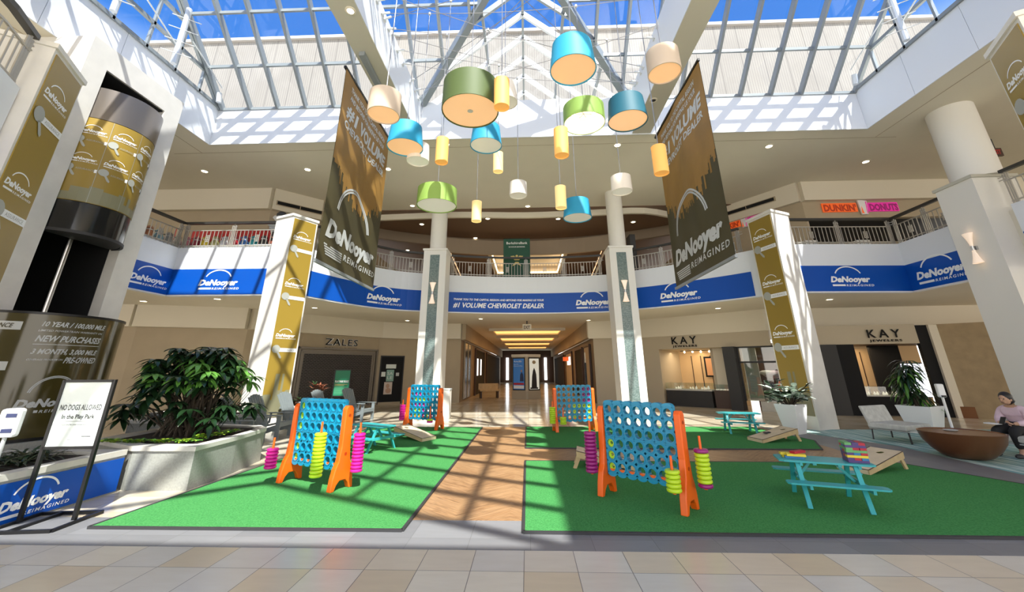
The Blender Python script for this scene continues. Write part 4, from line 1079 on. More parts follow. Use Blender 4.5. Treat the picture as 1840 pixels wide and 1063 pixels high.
W1 = WallF((11.0,15.0), (18.5,15.0)); donut(W1, .69, 2.9, 7.40, 'orange and pink donut shop sign with a cup emblem above the shop front')
W2 = WallF((9.15,17.6), (11.0,15.0)); donut(W2, -.35, 2.4, 7.58, 'second orange and pink donut shop sign partly hidden by the hanging banner')
t = thing('air_grille', 'long dark ventilation slot in the bulkhead above the second donut sign', 'vent', tuple(W2.P(1.2, 8.25, .21)), W2.rz()); m = MB(); m.box(-1.2,1.2,-.02,0,-.1,.1); m.build('grille_frame', M_tan, t, smooth=False); m = MB(); [m.box(-1.15+q*1.16,-.02+q*1.16,-.028,-.02,-.07,.07) for q in (0,1)]; m.build('grille_slot', M_void, t, smooth=False)
W3 = WallF((-10.3,14.6), (-8.95,15.9))
t = thing('air_grille', 'long dark ventilation slot in the bulkhead above the upper store letters', 'vent', tuple(W3.P(1.0, 8.05, .21)), W3.rz()); m = MB(); m.box(-.9,.9,-.02,0,-.1,.1); m.build('grille_frame', M_tan, t, smooth=False); m = MB(); [m.box(-.86+q*.87,-.02+q*.87,-.028,-.02,-.07,.07) for q in (0,1)]; m.build('grille_slot', M_void, t, smooth=False)
t = thing('shop_sign', 'white store letters on the upper wall, cut off by the sunlit column', 'sign', tuple(W3.P(.2, 7.0, .02)), W3.rz())
m = MB(); put_text(m, W3.fn(.05), 'SE', .1, 7.15, .75, .42, .04); rbuild(m, 'lettering', M_ink, t, smooth=False)
t = thing('sign_frame', 'white angular steel sign frame with spotlights on the upper level beside the gold column', 'frame', (-7.7, 15.3, ZP-.12))
m = MB(); P8 = [(-.5,0,1.6),(.5,.4,1.6),(.5,.4,2.3),(-.5,0,2.3)]
for a, b in zip(P8, P8[1:]+P8[:1]): m.bar(a, b, .05, .05)
m.bar((-.5,0,0),(-.5,0,2.3),.05,.05); m.bar((.5,.4,0),(.5,.4,2.3),.05,.05); m.build('frame_bars', M_whalu, t, smooth=False)
for q in (-.25, .2): m = MB(); m.ball((q,.1,1.66),.05,10); m.build('spotlight', M_bulb, t)
t = thing('display_stand', 'white frame stand behind the curved railing next to the corridor column', 'stand', (-4.35, 17.6, ZP-.12))
m = MB()
for a, b in (((-.3,0,0),(-.3,0,1.5)),((.3,.1,0),(.3,.1,1.7)),((-.3,0,1.5),(.3,.1,1.7)),((-.3,0,1.0),(.3,.1,1.1)),((-.3,0,1.5),(-.3,.6,1.5)),((-.3,.6,0),(-.3,.6,1.5))): m.bar(a, b, .04, .04)
m.build('frame_bars', M_whalu, t, smooth=False); MB().box(-.26,.26,.02,.05,1.05,1.5).build('display_panel', M_red, t, smooth=False)
t = thing('display_board', 'dark display board standing behind the railing beside the corridor column on the jewellery side', 'board', (4.75, 17.3, ZP-.12)); MB().box(-.12,.12,-.3,.3,0,1.9).build('board_panel', M_dark, t, smooth=False)

# merchandise: row of capped heads on a white counter behind the left railing
mer = []
cols8 = [('pink',(.6,.12,.22)),('orange brown',(.45,.20,.10)),('light blue',(.25,.42,.50)),('grey',(.30,.30,.30)),('white',(.70,.66,.62)),('rose',(.62,.25,.32)),('wine red',(.35,.05,.08)),('yellow',(.65,.48,.04)),('olive',(.30,.28,.12)),('silver',(.5,.5,.52)),('scarlet',(.70,.04,.06)),('navy blue',(.03,.10,.28)),('teal',(.03,.30,.34)),('black',(.03,.03,.03)),('coral',(.72,.22,.14))]
PH = Path([(-12.3,11.2),(-12.2,13.0),(-8.6,13.0)])
t = thing('display_counter', 'long white shelf counter behind the sunlit balcony railing', 'counter', (-10.5, 13.1, ZP-.12))
m = ribbon(PH, 0, PH.L[-1], ZP-.11, ZP+.18, -.3, .2); rbuild(m, 'counter_base', M_white, t, smooth=False); m = ribbon(PH, 0, PH.L[-1], ZP+.18, ZP+.21, -.34, .24); rbuild(m, 'counter_top', M_ink, t, smooth=False)
m = ribbon(PH, 1.8, PH.L[-1], ZP+.21, ZP+.95, -.34, -.30); rbuild(m, 'red_back_panel', M_red, t, smooth=False)
ordn_ = ['first','second','third','fourth','fifth','sixth','seventh','eighth','ninth','tenth','eleventh','twelfth','thirteenth','fourteenth','fifteenth']
for i in range(15):
    q = PH.at(.25+i*(PH.L[-1]-.5)/14, .0, ZP+.21); nm, c = cols8[i]
    h = thing('mannequin_head', nm+' capped display head, '+ordn[i]+' along the white counter from the elevator side', 'display head', tuple(q), random.uniform(-.4, .4), 'capped display heads on the white counter')
    m = MB(); m.lathe([(.06,0),(.055,.06),(.045,.10),(.085,.16),(.10,.25),(.085,.33),(.03,.37),(.001,.375)], 12); m.build('head_form', M_ink if i % 3 else M_inkg, h)
    m = MB(); m.lathe([(.125,.02),(.15,.12),(.10,.24),(.06,.26)], 12); m.build('garment', mat('garment '+nm, c, .7), h)
    m = MB(); m.lathe([(.106,.27),(.10,.34),(.05,.39),(.001,.40)], 12); m.box(-.07,.07,-.19,-.08,.275,.285); m.build('cap', mat('cap '+nm, tuple(min(1, x*.8+.05) for x in c), .6), h)
t = thing('merchandise_pile', 'pile of dark and silver bags on the railing end beside the gold column', 'bags', (-8.75, 12.95, ZP+.2))
m = MB(); random.seed(8)
for q in range(5): m.ball((random.uniform(-.2,.2), random.uniform(-.1,.1), .55+.12*q), .17, 10, (1.1,.9,.7))
m.build('bag_stack', M_inkg, t); m = MB(); m.ball((.05,0,1.15),.18,10,(1,.8,.8)); m.box(-.12,.12,-.08,.08,0,.5); m.build('black_bag', M_dark, t)

# shop tables with boxes behind the right railing
for i, (x, y, lb) in enumerate(((9.9,13.7,'beside the sunlit end of the railing'), (11.7,13.75,'near the slanting railing'))):
    t = thing('cardboard_box', 'pale square box behind the donut shop railing, '+lb, 'box', (x, y, ZP-.12)); MB().box(-.22,.22,-.18,.18,.1,.42).build('box_body', M_col, t, smooth=False, bevel=.01); m = MB(); [m.box(-.16+q*.2,-.04+q*.2,-.185,-.18,.2,.34) for q in (0,1)]; m.build('printed_mark', M_inkg, t, smooth=False); MB().box(-.24,.24,-.2,.2,0,.1).build('box_plinth', M_dark, t, smooth=False)
t = thing('cooler_crate', 'light blue translucent crates stacked behind the curved railing under the second donut sign', 'crate', (7.6, 15.0, ZP-.12)); MB().box(-.35,.35,-.2,.2,0,.75).build('crate_body', mat('pale blue crate', (.35,.50,.68), .4), t, smooth=False); m = MB(); [m.box(-.36,.36,-.21,.21,z,z+.03) for z in (.2,.45,.74)]; m.build('crate_rim', M_ink, t, smooth=False)

# ---- lower level shop fronts
ZA = WallF((-9.75,17.5), (-7.5,20.6)); ZBw = WallF((-7.5,20.6), (-5.9,21.6))
t = thing('security_grille', 'closed dark security grille across the wide shop opening', 'shutter', tuple(ZA.P(1.85, 0, 0)), ZA.rz())
m = MB(); m.box(-1.75,1.65,-.03,.0,.05,2.32); m.build('grille_curtain', M_grille, t, smooth=False)
m = MB()
for k_, o in ((0, .14), (.12, .09), (.2, .05)):
    m.box(-2.0+k_,-1.92+k_,-o,-.0,0,2.56-k_); m.box(1.82-k_,1.90-k_,-o,0,0,2.56-k_); m.box(-2.0+k_,1.9-k_,-o,0,2.48-k_,2.56-k_)
m.build('bronze_frame', mat('bronze frame', (.26,.23,.20), .35, .5), t, smooth=False)
t = thing('shop_sign', 'silver jewellery store letters above the dark security grille', 'sign', tuple(ZA.P(1.8, 2.45, .02)), ZA.rz())
m = MB(); put_text(m, ZA.fn(.05), 'ZALES', 1.0, 2.68, 1.62, .30, .035, 0, 1.15); rbuild(m, 'pale_backing_lettering', M_ink, t, smooth=False)
m = MB(); put_text(m, ZA.fn(.07), 'ZALES', .985, 2.675, 1.62, .30, .006, 0, 1.15); rbuild(m, 'name_lettering', M_void, t, smooth=False)
m = MB(); put_text(m, ZA.fn(.05), 'THE DIAMOND STORE', 1.0, 2.50, 1.58, .085, .012); rbuild(m, 'tagline_lettering', M_wine, t, smooth=False)
t = thing('shop_door', 'dark glass side door covered with sale posters', 'door', tuple(ZBw.P(.75, 0, 0)), ZBw.rz())
MB().box(-.56,.56,-.02,0,.1,2.24).build('door_leaf', M_void, t, smooth=False); m = MB(); m.box(-.6,-.55,-.04,0,0,2.28); m.box(.55,.6,-.04,0,0,2.28); m.box(-.6,.6,-.04,0,2.22,2.28); m.build('door_frame', M_dark, t, smooth=False)
for nm, a, mm in (('sale_poster', (-.25,.12,1.05,1.60), mat('mint poster', (.24,.42,.36), .5)), ('portrait_poster', (-.32,.08,.45,1.02), mat('pale poster', (.62,.52,.45), .5)), ('notice_paper', (-.30,.20,1.66,1.86), M_signw), ('notice_paper', (-.50,-.30,1.28,1.50), M_signw), ('notice_paper', (.22,.38,1.3,1.46), M_inkg)):
    MB().box(a[0],a[1],-.026,-.021,a[2],a[3]).build(nm, mm, t, smooth=False)
m = MB(); put_text(m, plane((-.2,-.028,1.36),(1,0,0),(0,0,1)), 'SA', 0, 0, .26, .14, .0); put_text(m, plane((-.2,-.028,1.16),(1,0,0),(0,0,1)), 'LE', 0, 0, .26, .14, .0); m.build('sale_lettering', M_signw, t, smooth=False)
m = MB(); m.ball((-.14,-.029,.84),.09,10,(1,.05,1.2)); m.ball((-.1,-.028,.62),.14,10,(1,.04,.9)); m.build('portrait_print', M_skin, t)
t = thing('wall_notice', 'small cream plate on the wall between the grille and the poster door', 'sign', tuple(ZA.P(3.75, 2.0, .012)), ZA.rz()); MB().box(-.06,.06,-.02,0,-.14,.14).build('plate', M_ceilw, t, smooth=False)
t = thing('rules_sign', 'green play park rules poster in a black frame in front of the grille', 'sign', (-7.25, 16.3, 0), -.1)
m = MB(); m.box(-.35,-.31,-.02,.02,0,1.62); m.box(.31,.35,-.02,.02,0,1.62); m.box(-.35,.35,-.02,.02,1.58,1.62); m.box(-.35,.35,-.02,.02,.62,.66); m.box(-.38,.38,-.2,.2,0,.02); m.build('frame', M_black, t, smooth=False)
MB().box(-.31,.31,-.01,.01,.66,1.58).build('poster', M_greenp, t, smooth=False)
m = MB(); f_ = plane((-.31,-.014,0),(1,0,0),(0,0,1)); put_text(m, f_, 'PLAY PARK RULES', .03, 1.14, .56, .075, .03); m.build('title_lettering', M_ink, t, smooth=False)
m = MB(); put_rect(m, f_, .03, .55, 1.06, 1.075); put_rect(m, f_, .03, .42, 1.02, 1.032); m.build('yellow_lines', M_yellowp, t, smooth=False)
m = MB(); [put_rect(m, f_, .03, .55-.06*(k % 3), .95-.045*k, .962-.045*k) for k in range(6)]; m.build('text_lines', mat('light green print', (.15,.45,.25), .5), t, smooth=False)

# jewellery shop with open counter (right)
KW = WallF((5.5,20.6), (9.75,16.9)); L_ = KW.L
def wseg(Wf, u0, u1, z0, z1, name, m, o0=-.15, o1=0.):
    mb = MB(); Wf.box(mb, u0, u1, o0, o1, z0, z1); return struct(mb.build(name, m, smooth=False))
wseg(KW, 0, 1.0, 0, 3.1, 'wall_east_lower', M_tan2); wseg(KW, 1.0, L_, 2.46, 3.1, 'wall_east_lower', M_tan2)
wseg(KW, 4.9, L_+.4, 0, .35, 'wall_east_lower', M_granlt)
# interior room
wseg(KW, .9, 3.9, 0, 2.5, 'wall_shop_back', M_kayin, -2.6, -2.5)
wseg(KW, .85, .95, 0, 2.5, 'wall_shop_side', M_tan2, -2.6, -.15); wseg(KW, 3.0, 3.12, 0, 2.46, 'wall_shop_side', M_tan2, -2.5, -.9); wseg(KW, 3.12, 3.9, 0, 2.46, 'wall_shop_side', M_ceilw, -1.0, -.9)
wseg(KW, .9, 5.5, 2.46, 2.6, 'ceiling_shop', M_tan2, -3.6, -.15)
m = MB(); KW.box(m, 3.9, 4.35, -.2, .35, 0, 2.46); tag(m.build('dark_pier', M_dark, smooth=False), 'dark charcoal pier between the jewellery counter and the glazed shop window', 'pier')
for k in range(3):
    m = MB(); KW.box(m, 1.55+k*.45, 1.58+k*.45, -2.49, -2.46, .6, 2.2); struct(m.build('trim_panel_joint', M_wine, smooth=False))
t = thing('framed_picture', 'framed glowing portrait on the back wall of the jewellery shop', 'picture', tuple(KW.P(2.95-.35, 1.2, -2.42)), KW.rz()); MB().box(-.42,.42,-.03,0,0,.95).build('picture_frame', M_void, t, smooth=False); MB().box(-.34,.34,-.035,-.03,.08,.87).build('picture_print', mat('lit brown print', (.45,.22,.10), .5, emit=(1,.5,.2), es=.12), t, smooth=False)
t = thing('display_case', 'long glass jewellery case with black base inside the open shop', 'display case', tuple(KW.P(2.05, 0, -.48)), KW.rz())
MB().box(-1.0,1.0,-.28,.28,0,.66).build('case_base', M_dark, t, smooth=False); MB().box(-1.02,1.02,-.30,.30,.66,.72).build('case_deck', M_granlt, t, smooth=False); MB().box(-1.0,1.0,-.28,.28,.72,.98).build('glass_top', M_caseglass, t, smooth=False)
m = MB(); random.seed(4)
for q in range(16): x = random.uniform(-.9,.9); m.lathe([(.03,.72),(.045,.76),(.01,.80+random.random()*.08)], 8, Matrix.Translation((x, random.uniform(-.2,.2), 0)))
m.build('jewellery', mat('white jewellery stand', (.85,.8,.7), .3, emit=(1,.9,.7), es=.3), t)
t = thing('display_case', 'short dark jewellery case at the end of the long glass one', 'display case', tuple(KW.P(3.45, 0, -.42)), KW.rz()+.1)
MB().box(-.3,.3,-.28,.28,0,.70).build('case_base', M_wine, t, smooth=False); MB().box(-.3,.3,-.28,.28,.70,.93).build('glass_top', M_caseglass, t, smooth=False); m = MB(); [m.box(-.25+q*.14,-.17+q*.14,-.15,.1,.71,.75) for q in range(4)]; m.build('jewellery', MATS['white jewellery stand'], t, smooth=False)
lm = thing('track_light', 'row of small spotlights under the ceiling of the open jewellery shop', 'ceiling light', tuple(KW.P(2.2, 2.38, -2.1)), KW.rz()); MB().box(-1.0,1.0,-.02,.02,.04,.07).build('track', M_dark, lm, smooth=False)
for q in range(5): m = MB(); m.ball((-.8+q*.4,0,0),.045,10); m.build('spotlight', M_bulb, lm)
lamp(*KW.P(2.0, 2.35, -1.4), 1.6, 1.6, 26, (1,.78,.52))
def sign2(Wf, u0, u1, zb_, label, k=1.):
    t = thing('shop_sign', label, 'sign', tuple(Wf.P((u0+u1)/2, zb_, .02)), Wf.rz()); w_ = u1-u0
    m = MB(); [ (put_text(m, Wf.fn(o), 'KAY', u0, zb_+.14, w_, .33*k, .01, 0, 1.5)) for o in (.03, .05) ]; rbuild(m, 'name_lettering', M_void, t, smooth=False)
    m = MB(); [ (put_text(m, Wf.fn(o), 'JEWELERS', u0+.02*w_, zb_, w_*.98, .085*k, .02, 0, 1.3)) for o in (.03, .05) ]; rbuild(m, 'tagline_lettering', M_void, t, smooth=False)
sign2(KW, 1.68, 2.80, 2.53, 'black jewellery store letters above the open counter')
# glazed window with reflections, mannequin behind
t = thing('shop_window', 'tall glazed shop window with a white frame next to the dark pier', 'window', tuple(KW.P(5.05, .35, -.05)), KW.rz())
MB().box(-.66,.85,-.01,.01,0,2.11).build('pane', M_shopglass, t, smooth=False); m = MB(); m.box(-.70,-.64,-.03,.03,0,2.11); m.box(.83,.9,-.03,.03,0,2.11); m.box(-.7,.9,-.03,.03,2.05,2.11); m.box(-.7,.9,-.03,.03,1.45,1.52); m.build('window_frame', M_dark, t, smooth=False)
m = MB(); KW.box(m, 4.45, 4.95, -.5, -.42, .35, 2.46); tag(m.build('folded_curtain', M_col, smooth=False), 'white display panel just inside the glazed shop window', 'panel')
wseg(KW, 4.4, 6.6, 0, 2.5, 'wall_shop_back', mat('dim red display wall', (.09,.04,.04), .6), -2.0, -1.9)
t = thing('window_mannequin', 'pink and white folded clothes displayed inside the glazed shop window', 'clothes display', tuple(KW.P(5.35, 1.0, -1.0)), KW.rz())
m = MB(); m.ball((0,0,.35),.32,14,(1.3,.5,.5)); m.build('pink_garment', M_pink, t); m = MB(); m.ball((-.25,-.06,.42),.2,12,(1.4,.4,.5)); m.build('white_garment', M_col, t); m = MB(); m.lathe([(.10,-.35),(.13,-.1),(.06,.1)],12,Matrix.Translation((.2,-.1,0))); m.build('orange_vase', M_dorange, t); MB().box(-.5,.5,-.2,.2,-1.0,-.35).build('plinth', M_dark, t, smooth=False)
lamp(*KW.P(5.3, 2.35, -1.0), 1.0, .8, 14, (1,.85,.7))

# second jewellery front, right
QW = WallF((10.9,15.9), (14.3,15.2))
wseg(QW, -.9, 3.2, 2.42, 3.1, 'wall_east_lower', M_tan2); wseg(QW, 3.2, 3.55, 0, 3.05, 'wall_east_lower', M_void); wseg(QW, 3.55, 3.8, 0, 3.05, 'wall_east_lower', M_ceilw, -.3, .1)
for u0, u1, o, mm, lb in ((.05,.55,.1,M_dark,'charcoal pier at the near end of the second jewellery shop front'), (.55,1.15,.0,M_void,'black pier set back beside the charcoal one')):
    m = MB(); QW.box(m, u0, u1, -.3, o, 0, 2.42); tag(m.build('dark_pier', mm, smooth=False), lb, 'pier')
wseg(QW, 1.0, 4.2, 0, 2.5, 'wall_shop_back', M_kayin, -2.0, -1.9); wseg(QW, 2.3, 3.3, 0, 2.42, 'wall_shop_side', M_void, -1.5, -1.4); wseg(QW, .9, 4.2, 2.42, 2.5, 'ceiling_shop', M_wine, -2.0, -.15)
for k in range(3): m = MB(); QW.box(m, 1.55+k*.32, 1.575+k*.32, -1.89, -1.86, .6, 2.2); struct(m.build('trim_panel_joint', M_wine, smooth=False))
sign2(QW, 1.66, 2.68, 2.50, 'black jewellery store letters on the shaded front behind the leafy white pot', .9)
t = thing('display_case', 'glass jewellery case on a black base in the shaded second shop front', 'display case', tuple(QW.P(1.85, 0, -.5)), QW.rz()); MB().box(-.65,.65,-.25,.25,0,.62).build('case_base', M_void, t, smooth=False); MB().box(-.65,.65,-.25,.25,.66,.95).build('glass_top', M_caseglass, t, smooth=False); MB().box(-.67,.67,-.27,.27,.62,.66).build('case_deck', M_granlt, t, smooth=False)
m = MB(); [m.lathe([(.03,.66),(.045,.70),(.01,.78)], 8, Matrix.Translation((-.5+q*.14, -.05+.1*(q % 2), 0))) for q in range(8)]; m.build('jewellery', MATS['white jewellery stand'], t)
lamp(*QW.P(1.8, 2.35, -1.0), 1.2, 1.2, 18, (1,.72,.42))
t = thing('digital_display', 'bright white digital display standing in the dark shop entrance behind the tall pot plant', 'screen', tuple(QW.P(2.55, 0, .35)), QW.rz()); MB().box(-.31,.31,-.03,.03,.66,1.72).build('screen_panel', M_screen, t, smooth=False, bevel=.01); m = MB(); m.box(-.34,.34,.031,.06,.62,1.76); m.box(-.3,.3,-.15,.15,0,.03); m.box(-.05,.05,-.02,.04,0,.62); m.build('screen_stand', M_black, t, smooth=False)
WT = WallF((14.4,15.2), (18.5,12.2)); wseg(WT, 0, 5.2, 0, 3.06, 'wall_east_lower', M_tanstone); wseg(WT, 0, .5, 0, .35, 'baseboard_east', M_copper, 0, .06)

# ---- directory kiosk in the corridor mouth
t = thing('directory_kiosk', 'angular directory kiosk with two lit advertising panels at the corridor mouth', 'kiosk', (-.05, 24.6, 0))
oct_ = [(.0,-.62),(.62,-.35),(.95,.3),(.6,.9),(-.6,.9),(-.95,.3),(-.72,-.30)]
oc = [(-.86,-.22),(-.06,-.60),(.06,-.60),(.78,-.22),(.78,.8),(-.86,.8)]
m = MB(); m.prism(oc, 0, .42); m.build('kiosk_base', M_beige2, t, smooth=False); m = MB(); m.prism([(x*.97, y*.97) for x, y in oc], .42, 2.28); m.build('kiosk_body', M_tan2, t, smooth=False); m = MB(); m.prism([(x*1.04, y*1.04) for x, y in oc], 2.28, 2.42); m.build('kiosk_crown', M_ceilw, t, smooth=False)
for a, b, mm, nm in (((-.84,-.22),(-.07,-.585),M_posterb,'blue_poster'), ((.07,-.585),(.76,-.22),M_signw,'white_poster')):
    wf = WallF(a, b); m = MB(); wf.box(m, .03, wf.L-.03, -.02, .02, .46, 2.24); m.build('poster_frame', M_black, t, smooth=False)
    m = MB(); wf.box(m, .08, wf.L-.08, .02, .025, .52, 2.18); pp_ = m.build(nm, mat(nm+' lit', (.02,.08,.20) if nm[0] == 'b' else (.75,.75,.68), .4, emit=(.03,.12,.3) if nm[0] == 'b' else (.75,.75,.65), es=.35), t, smooth=False)
    f_ = wf.fn(.03)
    if nm[0] == 'b':
        m = MB(); put_text(m, f_, 'We Are OPEN', .12, 1.98, .5, .09, .01); put_text(m, f_, 'Here We', .12, 1.84, .3, .06, .0); put_text(m, f_, 'Come to CL Place', .12, 1.75, .55, .06, .0); put_rect(m, f_, .1, wf.L-.1, .56, .72); m.build('poster_lettering', M_ink, t, smooth=False)
        m = MB(); put_rect(m, f_, .1, wf.L-.1, .76, .86); m.build('red_stripe', M_red, t, smooth=False)
        m = MB(); put_poly(m, f_, [(.5,.95),(.75,.95),(.72,1.3),(.62,1.45),(.52,1.3)]); m.build('figure_print', mat('dim blue print', (.03,.05,.12), .5), t, smooth=False); m = MB(); put_poly(m, f_, [(.60+.05*math.cos(a_*PI/5), 1.5+.07*math.sin(a_*PI/5)) for a_ in range(10)]); m.build('face_print', M_skin, t, smooth=False)
    else:
        m = MB(); put_poly(m, f_, [(.2,.60),(.55,.60),(.52,1.3),(.45,1.55),(.38,1.68),(.30,1.5),(.24,1.2)]); put_rect(m, f_, .12, .62, .54, .62); m.build('figure_print', M_dark, t, smooth=False)
        m = MB(); put_poly(m, f_, [(.38+.12*math.cos(a_*PI/6), 1.98+.10*math.sin(a_*PI/6)) for a_ in range(12)]); m.build('picture_print', mat('muted gold print', (.5,.38,.22), .5), t, smooth=False)
# corridor shop fronts
for u, lb, mm in ((23.2,'glazed shop window at the corridor corner on the shuttered shop side', M_smoke),):
    t = thing('shop_window', lb, 'window', (HX0+.02, u+.9, .1)); MB().box(0,.03,-1.3,1.3,0,2.9).build('pane', mat('dim shop window', (.05,.045,.035), .15), t, smooth=False); m = MB(); [m.box(0,.06,y_-.04,y_+.04,0,2.95) for y_ in (-1.3,0,1.3)]; m.build('window_frame', M_tan, t, smooth=False)
for y0, y1, lb in ((27.5,33,'dark recessed shop front with bright posters along the corridor'), (35,50,'dim row of shop fronts deep in the corridor on the same side as the posters')):
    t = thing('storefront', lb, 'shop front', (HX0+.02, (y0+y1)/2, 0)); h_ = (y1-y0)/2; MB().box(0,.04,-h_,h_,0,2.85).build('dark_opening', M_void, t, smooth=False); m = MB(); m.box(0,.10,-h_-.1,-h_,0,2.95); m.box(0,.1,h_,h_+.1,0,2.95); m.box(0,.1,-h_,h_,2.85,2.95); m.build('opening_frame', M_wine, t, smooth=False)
    if y0 < 30:
        for k, yy in enumerate((-1.6, .4)): MB().box(.05,.07,yy-.35,yy+.35,1.2,2.3).build('bright_poster', mat('lit poster', (.9,.9,.9), .5, emit=(1,1,1), es=.9), t, smooth=False)
for y0, y1, lb, mm in ((22.0,24.2,'tan panelled doors at the corridor corner on the jewellery side', M_tan), (25.0,28.5,'black shop front along the corridor on the jewellery side', M_void), (31,36,'beige shop front with a red sign further down the corridor', M_tan2), (38,50,'dim shop fronts deep in the corridor beyond the red sign', M_void)):
    t = thing('storefront', lb, 'shop front', (HX1-.02, (y0+y1)/2, 0)); h_ = (y1-y0)/2; MB().box(-.04,0,-h_,h_,0,2.75).build('front_panel', mm, t, smooth=False); m = MB(); m.box(-.10,0,-h_-.08,-h_,0,2.85); m.box(-.1,0,h_,h_+.08,0,2.85); m.box(-.1,0,-h_,h_,2.75,2.85); m.build('opening_frame', M_wine, t, smooth=False)
    if y0 == 31: MB().box(-.5,-.1,-.6,.0,2.2,2.5).build('red_sign', M_dorange, t, smooth=False); MB().box(-.07,-.04,-1.5,1.0,1.9,2.5).build('lit_header', mat('lit poster', (.9,.9,.9)), t, smooth=False)
# dark poster stand and bench in the corridor mouth
t = thing('poster_stand', 'tall slim black stand beside the tan doors at the corridor corner', 'stand', (2.95, 21.5, 0)); m = MB(); m.box(-.05,.05,-.03,.03,.05,2.1); m.box(-.35,.35,-.2,.2,0,.05); m.build('stand_post', M_black, t, smooth=False); m = MB(); m.box(-.03,.03,-.04,-.03,1.9,2.4); m.build('pale_top', M_ceilw, t, smooth=False)
t = thing('bench', 'low brown wooden bench in the corridor near the dark shop front', 'bench', (-2.3, 25.2, 0), .3); MB().box(-.6,.6,-.25,.25,.38,.46).build('seat', M_plyedge, t, smooth=False, bevel=.01); [MB().box(x_-.04,x_+.04,-.2,.2,0,.38).build('leg', M_wine, t, smooth=False) for x_ in (-.5,.5)]; MB().box(-.6,.6,.2,.25,.46,.8).build('backrest', M_plyedge, t, smooth=False)
t = thing('litter_bin', 'tall white square bin behind the far blue game board by the mosaic column', 'bin', (-2.9, 14.9, 0)); m = MB(); m.prism([(-.19,-.19),(.19,-.19),(.19,.19),(-.19,.19)], 0, .92); m.build('bin_body', M_col, t, smooth=False, bevel=.015); MB().box(-.2,.2,-.2,.2,.92,.97).build('bin_lid', M_inkg, t, smooth=False)
#--PART3--
# ---- planters on the left
GRD = .006
t = thing('stone_planter', 'large pale granite planter box beside the green turf mat', 'planter', (-5.6, 7.1, 0))
PP = [(-5.75,6.27), (-4.82,6.27), (-4.86,7.2), (-5.02,8.2), (-5.35,8.55), (-6.4,8.8), (-7.1,8.3), (-7.0,6.9)]
def inset(P, k):
    cx = sum(p[0] for p in P)/len(P); cy = sum(p[1] for p in P)/len(P); return [(cx+(x-cx)*k, cy+(y-cy)*k) for x, y in P]
rbuild(MB().prism(PP, 0, .50), 'planter_wall', M_granite, t, smooth=False)
m = MB(); n = len(PP); PO = inset(PP, 1.02); PI_ = inset(PP, .84)
for i in range(n):
    j = (i+1) % n; m.add([(*PO[i],.50), (*PO[j],.50), (*PI_[j],.50), (*PI_[i],.50), (*PO[i],.56), (*PO[j],.56), (*PI_[j],.56), (*PI_[i],.56)], [(3,2,1,0), (4,5,6,7), (0,1,5,4), (1,2,6,5), (2,3,7,6), (3,0,4,7)])
rbuild(m, 'coping', M_granlt, t, smooth=False); rbuild(MB().prism(PI_, .5, .53), 'soil', M_soil, t, smooth=False)
# low wall with the blue wrap, planter in front of the elevator
t = thing('low_wall', 'low stone planter wall in front of the elevator screen', 'planter wall', (-6.6, 5.6, 0))
LP = [(-5.78,6.2), (-5.74,4.2), (-6.95,4.2), (-7.05,5.4), (-7.45,6.1), (-6.9,6.2)]
rbuild(MB().prism(LP, 0, .46), 'wall_body', M_granite, t, smooth=False)
m = MB(); PO = inset(LP, 1.01); PI2 = inset(LP, .80)
for i in range(len(LP)):
    j = (i+1) % len(LP); m.add([(*PO[i],.46), (*PO[j],.46), (*PI2[j],.46), (*PI2[i],.46), (*PO[i],.53), (*PO[j],.53), (*PI2[j],.53), (*PI2[i],.53)], [(3,2,1,0), (4,5,6,7), (0,1,5,4), (1,2,6,5), (2,3,7,6), (3,0,4,7)])
rbuild(m, 'coping', M_granlt, t, smooth=False); rbuild(MB().prism(PI2, .46, .49), 'soil', M_soil, t, smooth=False)
WB = WallF((-5.745,4.25), (-5.775,6.2)); WB.n = Vector((1, 0, 0))
t = thing('vinyl_wrap', 'blue printed vinyl wrapped on the low planter wall behind the easel', 'banner', (-5.74, 5.2, .02))
m = MB(); m.add([WB.P(.02,.02,.004), WB.P(1.93,.02,.004), WB.P(1.93,.43,.004), WB.P(.02,.43,.004), WB.P(.02,.02,.016), WB.P(1.93,.02,.016), WB.P(1.93,.43,.016), WB.P(.02,.43,.016)], [(3,2,1,0), (4,5,6,7), (0,1,5,4), (1,2,6,5), (2,3,7,6), (3,0,4,7)]); rbuild(m, 'vinyl_sheet', M_blue, t, smooth=False)
m = MB(); logo(m, WB.fn(.02), .55, .14, .72); rbuild(m, 'logo_lettering', M_ink, t, smooth=False)
# elevator base kerb
t = thing('round_kerb', 'curved stone kerb under the dark gold glass screen', 'kerb', (CS[0], CS[1], 0)); m = MB(); m.lathe([(1.0,0),(1.38,0),(1.38,.48),(1.0,.48),(1.0,0)], 40, None, -1.9, 1.25); m.build('kerb_stone', M_granite, t)
# planter behind the chairs
t = thing('stone_planter', 'low curved stone planter of bromeliads behind the grey chairs', 'planter', (-8.2, 12, 0))
P2 = [(-7.6,9.6), (-7.2,11.2), (-7.25,11.5), (-8.3,11.85), (-9.4,12.3), (-10.2,11.5), (-9.0,9.5)]
rbuild(MB().prism(P2, 0, .48), 'planter_wall', M_granite, t, smooth=False)
m = MB(); PO = inset(P2, 1.015); PI3 = inset(P2, .90)
for i in range(len(P2)):
    j = (i+1) % len(P2); m.add([(*PO[i],.48), (*PO[j],.48), (*PI3[j],.48), (*PI3[i],.48), (*PO[i],.54), (*PO[j],.54), (*PI3[j],.54), (*PI3[i],.54)], [(3,2,1,0), (4,5,6,7), (0,1,5,4), (1,2,6,5), (2,3,7,6), (3,0,4,7)])
rbuild(m, 'coping', M_granlt, t, smooth=False); rbuild(MB().prism(PI3, .48, .51), 'soil', M_soil, t, smooth=False)

